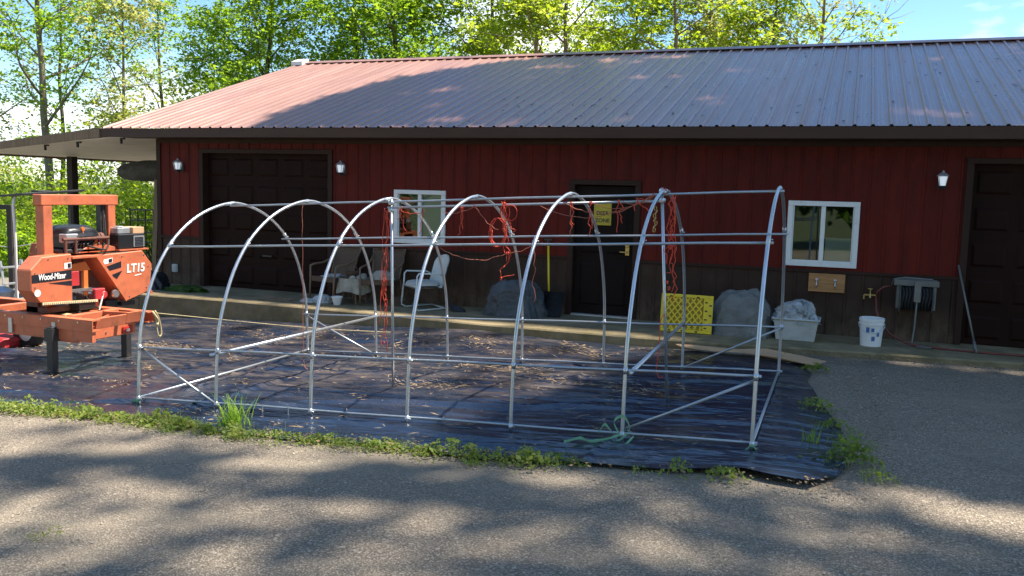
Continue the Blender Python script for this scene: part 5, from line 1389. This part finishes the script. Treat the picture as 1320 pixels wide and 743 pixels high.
def tree(name, label, x, y, h, r0, cb, cr, nleaf, lsize, mat, bark='bark', seed=1, limbs=14, clump=.55, lean=(0, 0), group=None, low=0, droop=0.0, fill=.25, cat='tree', sub=5):
    rg = np.random.default_rng(seed)
    z0 = g(x, y) - .1
    t = thing(name, label, cat, (x, y, z0), 0, group)
    tb = MB(); tips = []
    k = 9
    wob = rg.normal(0, .012 * h, (k, 2)); wob[0] = 0; wob = np.cumsum(wob * .5, 0)
    path = [Vector((x + wob[i, 0] + lean[0] * (i / (k - 1)), y + wob[i, 1] + lean[1] * (i / (k - 1)), z0 + h * .93 * i / (k - 1))) for i in range(k)]
    rad = [r0 * (1.25 if i == 0 else 1) * (1 - .82 * i / (k - 1)) for i in range(k)]
    sp = smooth_path(path, 2); rs = np.interp(np.linspace(0, 1, len(sp)), np.linspace(0, 1, k), rad)
    tb.tube(sp, list(rs), 9)
    def at(tt):
        f_ = tt * (len(sp) - 1); i = min(int(f_), len(sp) - 2); return sp[i].lerp(sp[i + 1], f_ - i), float(np.interp(tt, np.linspace(0, 1, len(sp)), rs))
    for li in range(limbs):
        tt = cb / h + (1 - cb / h) * ((li + rg.uniform(.1, .9)) / limbs) ** .9
        tt = min(tt, .97)
        p, rr = at(tt)
        az = li * 2.4 + rg.uniform(-.5, .5)
        frac = (tt - cb / h) / (1 - cb / h)
        L = cr * (1.0 - .62 * frac ** 1.6) * rg.uniform(.75, 1.15)
        el = rg.uniform(.15, .6) + .5 * frac
        dirv = Vector((math.cos(az) * math.cos(el), math.sin(az) * math.cos(el), math.sin(el)))
        pts = [p]
        nseg = 6
        for q in range(nseg):
            dirv = (dirv + Vector(rg.normal(0, .13, 3)) + Vector((0, 0, .05 - droop))).normalized()
            pts.append(pts[-1] + dirv * L / nseg)
        lr = max(.018, rr * .5)
        tb.tube(pts, [lr * (1 - .8 * i / nseg) for i in range(nseg + 1)], 6)
        for q in range(2, nseg + 1): tips.append((pts[q], .8 + .4 * q / nseg))
        for s in range(sub):
            i = int(rg.integers(1, nseg + 1)); b0 = pts[i]
            d2 = (dirv + Vector(rg.normal(0, .75, 3))).normalized(); d2.z = d2.z * .7 + .1 - droop
            L2 = L * rg.uniform(.22, .5); q1 = b0 + d2 * L2 * .5 + Vector(rg.normal(0, .05, 3)); q2 = q1 + (d2 + Vector(rg.normal(0, .3, 3))).normalized() * L2 * .5
            tb.tube([b0, q1, q2], [lr * .32, lr * .22, .006], 4)
            tips.append((q1, .8)); tips.append((q2, 1.2))
    tb.build('trunk', M[bark], t, smooth=True)
    T = np.array([tuple(p) for p, _ in tips]); wts = np.array([w_ for _, w_ in tips]); wts = wts * rg.uniform(.15, 1.6, len(wts)); wts /= wts.sum()
    K = max(40, nleaf // 26)
    S = T[rg.choice(len(T), K, p=wts)] + rg.normal(0, 1, (K, 3)) * np.array([clump, clump, clump * .7]) * .75
    sw = rg.uniform(.3, 1.7, K); sw /= sw.sum()
    tilt = rg.normal(0, .35, (K, 2)); idx = rg.choice(K, nleaf, p=sw)
    off = rg.normal(0, 1, (nleaf, 3)) * np.array([.26, .26, .07]) * (lsize / .14) ** .5
    off[:, 2] += off[:, 0] * tilt[idx, 0] + off[:, 1] * tilt[idx, 1] - .25 * (off[:, 0] ** 2 + off[:, 1] ** 2)
    C = S[idx] + off
    if low: C[:, 2] = np.maximum(C[:, 2], z0 + low * rg.uniform(.8, 1.3, nleaf))
    # break into clusters with gaps
    q = quads_mesh('crown', leaf_quads(C, lsize, rg, up=.9, svar=.45), M[mat], t, (x, y, z0))
    return t

def bush(name, label, x, y, rx, ry, hh, nleaf, lsize, mat, seed, group=None, cat='bush'):
    rg = np.random.default_rng(seed); z0 = g(x, y) - .07 - .03 * min(30, max(0, -x - 25))
    t = thing(name, label, cat, (x, y, z0), 0, group)
    tb = MB(); tips = []
    for k in range(14):
        az = rg.uniform(0, 2 * PI); rr = rg.uniform(.2, 1) ** .6
        top = Vector((x + rx * rr * math.cos(az), y + ry * rr * math.sin(az), z0 + hh * (1 - .55 * rr * rr) * rg.uniform(.65, 1.05)))
        b0 = Vector((x + rx * .2 * math.cos(az), y + ry * .2 * math.sin(az), z0))
        m1 = b0.lerp(top, .5) + Vector(rg.normal(0, .12, 3))
        tb.tube([b0, m1, top], [.03, .02, .008], 5)
        for s in range(5):
            tips.append(b0.lerp(top, .35 + .13 * s) + Vector(rg.normal(0, .25 * rx * .5, 3)))
        tips.append(top)
    tb.build('stems', M['bark'], t)
    T = np.array([tuple(p) for p in tips]); wts = rg.uniform(.1, 1.5, len(T)); wts /= wts.sum()
    C = T[rg.choice(len(T), nleaf, p=wts)] + rg.normal(0, 1, (nleaf, 3)) * np.array([rx, ry, hh]) * .13
    C[:, 2] = np.maximum(C[:, 2], z0 + .05)
    quads_mesh('leaves', leaf_quads(C, lsize, rg), M[mat], t, (x, y, z0)); return t

# ---- tall trees whose high crowns (above and right of the picture) dapple the roof and the drive.
# crown gaps: leaves are thinned where the light in the photograph comes through.
SD = np.array([.383, .241, .891]); SD = SD / np.linalg.norm(SD)
rn1 = sines(61, 14, 1.0, 3.2); gn1 = sines(62, 14, 1.3, 2.6); gn2 = sines(63, 16, 3.2, 6.0); rn2 = sines(64, 16, 2.2, 6.5)
def ell(x, y, cx, cy, rx, ry): return np.clip(1.35 - np.sqrt(((x - cx) / rx) ** 2 + ((y - cy) / ry) ** 2), 0, .7) / .7
def shade_prob(P):
    k = (4.865 - 2.757) / 6.45
    t = (P[:, 2] - 2.757 - k * (P[:, 1] + .45)) / (SD[2] - k * SD[1])
    L = P - SD * t[:, None]
    on_roof = (L[:, 1] > -.45) & (L[:, 1] < 6.0) & (L[:, 0] > -13.5) & (L[:, 0] < 7)
    bx = np.interp(L[:, 1], [-.45, 1.7, 3.9, 5.0, 6.0], [-10.2, -10.1, -9.5, -8.2, -6.6])
    pr = np.clip((L[:, 0] - bx) / .6, 0, 1) * (1 - .9 * sstep((.7 * rn1(L[:, 0], L[:, 1]) + .5 * rn2(L[:, 0], L[:, 1]) - .62) / .3))
    t2 = (P[:, 2] + .33) / SD[2]; G = P - SD * t2[:, None]
    x, y = G[:, 0], G[:, 1]
    bias = np.zeros(len(x)) - .15
    for (cx, cy, rx, ry, q) in ((-5.3, -8.25, 1.3, .45, .7), (-2.3, -7.9, 1.1, .3, .75), (-3.6, -9.8, 1.4, .4, .8), (.1, -8.0, 1.5, .28, .8), (-3.7, -8.0, .8, .3, .5), (-.6, -8.9, .9, .3, .5)):
        bias = bias + q * np.exp(-((x - cx) / rx) ** 2 - ((y - cy) / ry) ** 2)
    for (cx, cy, rx, ry, q) in ((-5.2, -7.15, 2.2, .36, 1.2), (-4.2, -9.0, 1.0, .4, .9), (-1.5, -8.42, .7, .25, .8), (-3.2, -7.4, .8, .3, .8), (-1.66, -7.25, .6, .2, .7), (.3, -7.15, 1.4, .36, 1.1), (-.3, -7.55, 1.2, .3, .8), (1.2, -7.5, .9, .4, .6)):
        bias = bias - q * np.exp(-((x - cx) / rx) ** 2 - ((y - cy) / ry) ** 2)
    fld = bias + .42 * gn1(x, y) + .34 * gn2(x, y)
    p = .07 + .52 * sstep((fld - .04) / .6)
    tarp = (y > -6.95) & (y < -.4)
    bt = np.interp(y, [-6.9, -5.5, -4.3, -3.2, -2], [-3.2, -3.0, -2.55, -2.3, -1.9])
    p = np.where(tarp, np.where(x > bt, .93, .02), p)
    for (cx, cy, rx, ry) in ((1.35, -4.1, 1.5, 2.3), (3.2, -4.6, 2, 2.6)):
        p = np.maximum(p, .74 * ell(x, y, cx, cy, rx, ry) * (1 - .75 * sstep((gn2(x * .8, y) - .75) / .3)))
    for (cx, cy, rx, ry) in ((-.4, -6.75, .4, .2), (1.3, -1.35, 1.6, .3), (.6, -6.9, 1.4, .3)):
        p = p * (1 - .97 * ell(x, y, cx, cy, rx, ry))
    return np.where(on_roof, pr, p)
def canopy_tree(label, x, y, h, r0, cx, cy, rad, z0c, z1c, n, lsize, seed):
    rg = np.random.default_rng(seed); zb = g(x, y) - .1
    t = thing('broadleaf_tree', label, 'tree', (x, y, zb), 0, 'tall canopy trees round the yard')
    N = 60000
    a = rg.uniform(0, 2 * PI, N); rr = rad * np.sqrt(rg.uniform(0, 1, N)); dz = rg.uniform(0, 1, N)
    P = np.stack([cx + rr * np.cos(a), cy + rr * np.sin(a), z0c + (z1c - z0c) * dz * np.sqrt(np.clip(1.1 - (rr / rad) ** 2, .1, 1))], 1)
    keep = rg.uniform(0, 1, N) < shade_prob(P)
    P = P[keep][:n]
    tb = MB()
    top = Vector((x + (cx - x) * .45, y + (cy - y) * .45, z1c - 1))
    path = smooth_path([Vector((x, y, zb)), Vector((x + rg.normal(0, .1), y + rg.normal(0, .1), zb + (z0c - zb) * .5)), Vector((x + (cx - x) * .12, y + (cy - y) * .12, z0c - 1.5)), top], 5)
    tb.tube(path, list(np.linspace(r0 * 1.15, r0 * .3, len(path))), 10)
    for k in range(26):
        q = Vector(P[int(rg.integers(0, len(P)))])
        s = path[int(len(path) * rg.uniform(.62, .98))]
        m1 = s.lerp(q, .5) + Vector((0, 0, .5)) + Vector(rg.normal(0, .25, 3))
        lp = smooth_path([s, m1, q], 4); tb.tube(lp, list(np.linspace(.08, .012, len(lp))), 6)
    tb.build('trunk', M['bark'], t, smooth=True)
    quads_mesh('crown', leaf_quads(P, lsize, rg), M['leaf_mid'], t, (x, y, zb))
GB = 'trees behind the barn'
# x, y, h, r0, crown base, crown radius, leaves, leaf size, material, bark, label, extra
TR = [
 # sparse trees at far left
 (-31.2, 14.0, 17, .20, 5.5, 4.2, 5200, .20, 'leaf_mid', 'barkpale', 'tall straight trunk with airy green leaves beyond the lean-to at far left', dict(limbs=18, clump=.6)),
 (-38.5, 16.0, 15, .16, 2.5, 4.5, 4200, .21, 'leaf_pale', 'barkpale', 'pale thinly leafed tree at the left photo edge', dict(limbs=15, clump=.7)),
 (-33.0, 22.0, 14, .15, 2.0, 4.0, 4200, .20, 'leaf_mid', 'bark', 'slender airy tree standing behind the tall straight trunk', dict(limbs=15, clump=.7)),
 (-25.5, 17.5, 10.5, .12, 2.5, 3.0, 3800, .19, 'leaf_mid', 'bark', 'small thin tree over the lean-to roof with sky showing through', dict(limbs=14, clump=.5)),
 (-29.0, 24.0, 13, .14, 2.5, 3.6, 3600, .20, 'leaf_dark', 'bark', 'thin darker tree far behind the lean-to', dict(limbs=12, clump=.6)),
 (-28.2, 15.0, 12, .12, 3.5, 3.4, 4200, .19, 'leaf_pale', 'barkpale', 'pale fine leafed tree between the straight trunk and the lean-to roof', dict(limbs=15, clump=.65)),
 (-36.0, 19.0, 14, .14, 3.0, 4.2, 4600, .20, 'leaf_mid', 'bark', 'airy green tree close to the left photo edge', dict(limbs=15, clump=.7)),
 # green wall behind the left half of the ridge
 (-21.0, 15.2, 12, .20, 4.2, 4.2, 9000, .19, 'leaf_mid', 'bark', 'broad green tree rising behind the left gable slope', dict(limbs=17, clump=.55)),
 (-18.6, 17.5, 12, .22, 3.0, 4.2, 8500, .19, 'leaf_mid', 'bark', 'dense green tree directly behind the left ridge end', dict(limbs=18, clump=.6)),
 (-15.8, 16.0, 11.5, .18, 2.8, 4.0, 8500, .19, 'leaf_mid', 'bark', 'dense green tree just right of the ridge end', dict(limbs=18, clump=.6)),
 (-13.2, 18.0, 12, .20, 3.0, 4.2, 8500, .19, 'leaf_yellow', 'bark', 'bright green tree behind the middle of the sunlit roof', dict(limbs=18, clump=.6)),
 (-19.5, 24.0, 12, .2, 3.0, 4.6, 5000, .22, 'leaf_mid', 'bark', 'green tree filling the gap behind the dense left trees', dict(limbs=16, clump=.8)),
 # mixed, more open, centre
 (-9.8, 15.5, 11, .17, 4.8, 3.8, 5200, .18, 'leaf_yellow', 'barkpale', 'leaning grey trunk with open crown behind the ridge centre', dict(limbs=13, clump=.5, lean=(-1.2, 0))),
 (-8.9, 14.6, 11.5, .15, 5.0, 3.6, 4200, .18, 'leaf_yellow', 'barkpale', 'straight pale trunk just right of the leaning grey one', dict(limbs=12, clump=.5)),
 (-8.0, 20.0, 11, .15, 2.5, 3.6, 7500, .19, 'leaf_yellow', 'bark', 'yellow green tree behind the pale trunks', dict(limbs=16, clump=.6)),
 (-5.5, 15.4, 10.5, .15, 4.8, 3.4, 3600, .17, 'leaf_yellow', 'barkpale', 'slim pale trunk with yellow green leaves right of the ridge centre', dict(limbs=12, clump=.5)),
 (-5.2, 21.0, 11, .15, 2.5, 3.8, 7500, .19, 'leaf_pale', 'bark', 'pale yellow tree behind the slim pale trunk', dict(limbs=16, clump=.65)),
 (-2.9, 18.5, 10, .16, 3.0, 3.2, 6500, .17, 'leaf_yellow', 'bark', 'rounded yellow green tree over the right roof', dict(limbs=15, clump=.55)),
 (-1.4, 17.5, 10.2, .15, 2.6, 3.4, 1500, .15, 'leaf_pale', 'barkpale', 'nearly bare branching tree with pale buds at the treeline end', dict(limbs=18, clump=.35, sub=8)),
]
for i, (x, y, h, r0, cb, cr_, n, ls, mt, bk_, lab, ex) in enumerate(TR):
    tree('broadleaf_tree', lab, x, y, h, r0, cb, cr_, int(n * 2.0), ls * .70, mt, bk_, seed=300 + i, group=GB, **ex)
canopy_tree('tall tree behind the right end of the barn', 6.0, 13.5, 25, .28, 1.5, 7.8, 6.5, 17, 22, 8500, .42, 900)
canopy_tree('taller tree further right behind the barn', 12.0, 12.5, 26, .28, 9.5, 8.0, 7.0, 17, 23, 8000, .42, 901)
canopy_tree('tall tree beside the right end of the barn', 12.5, 2.0, 25, .28, 9.5, 2.5, 5.5, 17, 22, 6500, .42, 902)
canopy_tree('tall spreading tree over the right side of the driveway', 12.5, -3.0, 25, .30, 7.0, -2.6, 6.0, 17, 22, 9500, .38, 903)
canopy_tree('tall spreading tree over the near right of the driveway', 11.5, -9.0, 24, .28, 10.0, -5.0, 6.0, 17, 22, 5500, .40, 904)
BH = [(-13, -27, 13, 5.5, 'first unseen tree added across the driveway opposite the barn'), (-5, -29, 15, 6, 'second unseen tree added across the driveway opposite the barn'),
      (3, -27.5, 14, 6, 'third unseen tree added across the driveway opposite the barn'), (11, -26, 14, 6, 'fourth unseen tree added across the driveway opposite the barn'), (-21, -24, 14, 6, 'fifth unseen tree added across the driveway opposite the barn')]
for i, (x, y, h, cr_, lab) in enumerate(BH):  # unseen row behind the camera, added to cut sky light on the barn wall
    tree('broadleaf_tree', lab, x, y, h, .22, 1.6, cr_, 4200, .55, 'leaf_dark', 'bark', seed=600 + i, group='unseen trees added across the driveway', limbs=16, clump=.8)
BU = [(-30, 12, 4, 3, 4.2, 'leaf_yellow', 'bright bush seen under the lean-to at far left'), (-24, 13, 3.5, 3, 3.6, 'leaf_yellow', 'sunny bush between the dark lean-to post and the sawmill mast'),
      (-36, 14, 4, 3, 4.6, 'leaf_mid', 'green bush at the left photo edge behind the trash can'), (-27, 20, 5, 3, 5.2, 'leaf_mid', 'tall green thicket behind the sunny bush'),
      (-20.5, 15, 2.6, 2.5, 3.4, 'leaf_yellow', 'bright bush behind the gate panel under the lean-to'), (-35, 24, 6, 4, 6.2, 'leaf_dark', 'dark thicket in the far left background'),
      (-25.5, 8.5, 2.2, 1.8, 2.0, 'leaf_mid', 'low green bush just beyond the wire line'), (-30.5, 8.0, 2.4, 2.0, 2.1, 'leaf_yellow', 'low yellow green bush beyond the wooden post'),
      (-44, 22, 6, 4, 6, 'leaf_mid', 'broad green thicket beyond the left photo edge'), (-21, 24, 5, 3.5, 5, 'leaf_dark', 'dark thicket behind the left barn corner')]
for i, (x, y, rx, ry, hh, mt, lab) in enumerate(BU):
    bush('bush', lab, x, y, rx, ry, hh, 8500, .15, mt, 700 + i, 'bushes beyond the lean-to')

# ---- weeds along the sheet
def weed_quads(cx, cy, n, spread, hgt, size, rg, zoff=.01):
    C = np.stack([cx + rg.normal(0, spread, n), cy + rg.normal(0, spread * .75, n), np.zeros(n)], 1)
    d = np.hypot(C[:, 0] - cx, C[:, 1] - cy) / (spread * 2.2)
    C[:, 2] = gz(C[:, 0], C[:, 1]) + zoff + hgt * np.clip(1 - d * d, .12, 1) * rg.uniform(.15, 1, n)
    return leaf_quads(C, size, rg, up=.7, asp=.7)
def blades(cx, cy, n, L, rg, spread=.04, w=.006):
    out = []
    for k in range(n):
        a = rg.uniform(0, 2 * PI); lean = rg.uniform(.1, .9); l = L * rg.uniform(.5, 1.1)
        bx, by = cx + rg.normal(0, spread), cy + rg.normal(0, spread); z = g(bx, by)
        px = np.array([-math.sin(a), math.cos(a), 0]) * w / 2; p0 = np.array([bx, by, z]); pr = p0; wd = 1.0
        for s in range(1, 5):
            t = s / 4; p = p0 + np.array([math.cos(a) * l * lean * t * t, math.sin(a) * l * lean * t * t, l * (t - .35 * lean * t * t)])
            w2_ = 1 - t * .9
            out.append([pr - px * wd, pr + px * wd, p + px * w2_, p - px * w2_]); pr = p; wd = w2_
    return np.array(out)
rg = np.random.default_rng(77)
Q = []
wx = sines(33, 8, 3, 1)
for k in range(520):
    x = rg.uniform(-9.6, -1.75); y = float(np.interp(x, fxx, fyy)) - .04 + rg.normal(0, .06)
    dens = .85 + .45 * float(wx(x, 0)); dens = min(1, max(.3, dens)) * (1 if x < -4.2 else .7 if x < -3 else .4)
    if -3.35 < x < -3.15 or -2.4 < x < -2.3: dens *= .3
    if rg.uniform() > dens: continue
    big = rg.uniform() < .16
    Q.append(weed_quads(x, y, int(rg.integers(16, 60)), rg.uniform(.04, .075), rg.uniform(.03, .08) + .07 * big, rg.uniform(.014, .028) + .014 * big, rg))
    if rg.uniform() < .55: Q.append(blades(x, y, 6, rg.uniform(.06, .2), rg, .05, .004))
for k in range(60):
    x = rg.uniform(-9.6, -2); y = float(np.interp(x, fxx, fyy)) - .16 + rg.normal(0, .05)
    Q.append(weed_quads(x, y, 10, .04, .03, .022, rg))
strip = quads_mesh('weed_strip', np.concatenate(Q), M['leaf_weed'])
tag(strip, 'strip of low green weeds along the front edge of the plastic sheet', 'weeds', kind='stuff')
tag(quads_mesh('grass_tuft', blades(-5.25, -6.74, 90, .34, rg, .06, .012), M['blade']), 'tall bright grass tuft standing above the weed strip', 'grass tuft')
GW = 'weeds at the right edge of the sheet'
for (x, y, n, s, hh, sz, lab, bl) in (
    (.12, -6.22, 230, .10, .19, .038, 'largest bushy green weed by the right edge of the plastic sheet', 40),
    (.32, -6.58, 80, .07, .07, .026, 'low weed on the gravel furthest right of the sheet', 30),
    (-.02, -5.25, 100, .085, .10, .03, 'dark green weed patch midway along the right sheet edge', 10),
    (-.18, -4.55, 110, .10, .12, .036, 'leafy weed near the back right end of the sheet', 0),
    (.14, -5.75, 120, .085, .15, .024, 'feathery light green weed just behind the largest bushy one', 40),
    (-1.05, -7.0, 60, .06, .12, .036, 'small leafy weed at the sheet front near the sixth hoop', 6),
    (-.72, -6.99, 90, .075, .08, .036, 'low spreading weed at the sheet front near the last hoop', 8),
    (-1.32, -7.03, 24, .05, .04, .022, 'tiny weed at the sheet front left of the small leafy one', 8),
    (-2.15, -7.08, 150, .13, .09, .034, 'round leafed weed clump at the right end of the weed strip', 10),
    (-2.9, -7.02, 150, .12, .11, .036, 'tall clover like weed clump near the fourth hoop foot', 8),
    (-.28, -2.55, 90, .08, .10, .04, 'small weed at the back right corner of the sheet', 6)):
    Q = [weed_quads(x, y, n, s, hh, sz, rg)]
    if bl: Q.append(blades(x, y, bl, hh * 1.2, rg, s, .006))
    wt = thing('weed', lab, 'weed', (x, y, g(x, y)), 0, GW)
    quads_mesh('leaves', np.concatenate(Q), M['leaf_weed'], wt, (x, y, g(x, y)))
tag(quads_mesh('grass_sprig', blades(-.17, -5.79, 26, .2, rg, .04, .008), M['blade']), 'grass sprig growing through the right part of the sheet', 'grass tuft')
tag(quads_mesh('moss_patch', np.concatenate([weed_quads(-4.55 + rg.normal(0, .09), -9.38 + rg.normal(0, .05), 10, .04, .008, .012, rg) for k in range(16)]), M['leaf_pale']), 'flat mossy patch on the asphalt at lower left', 'moss', kind='stuff')
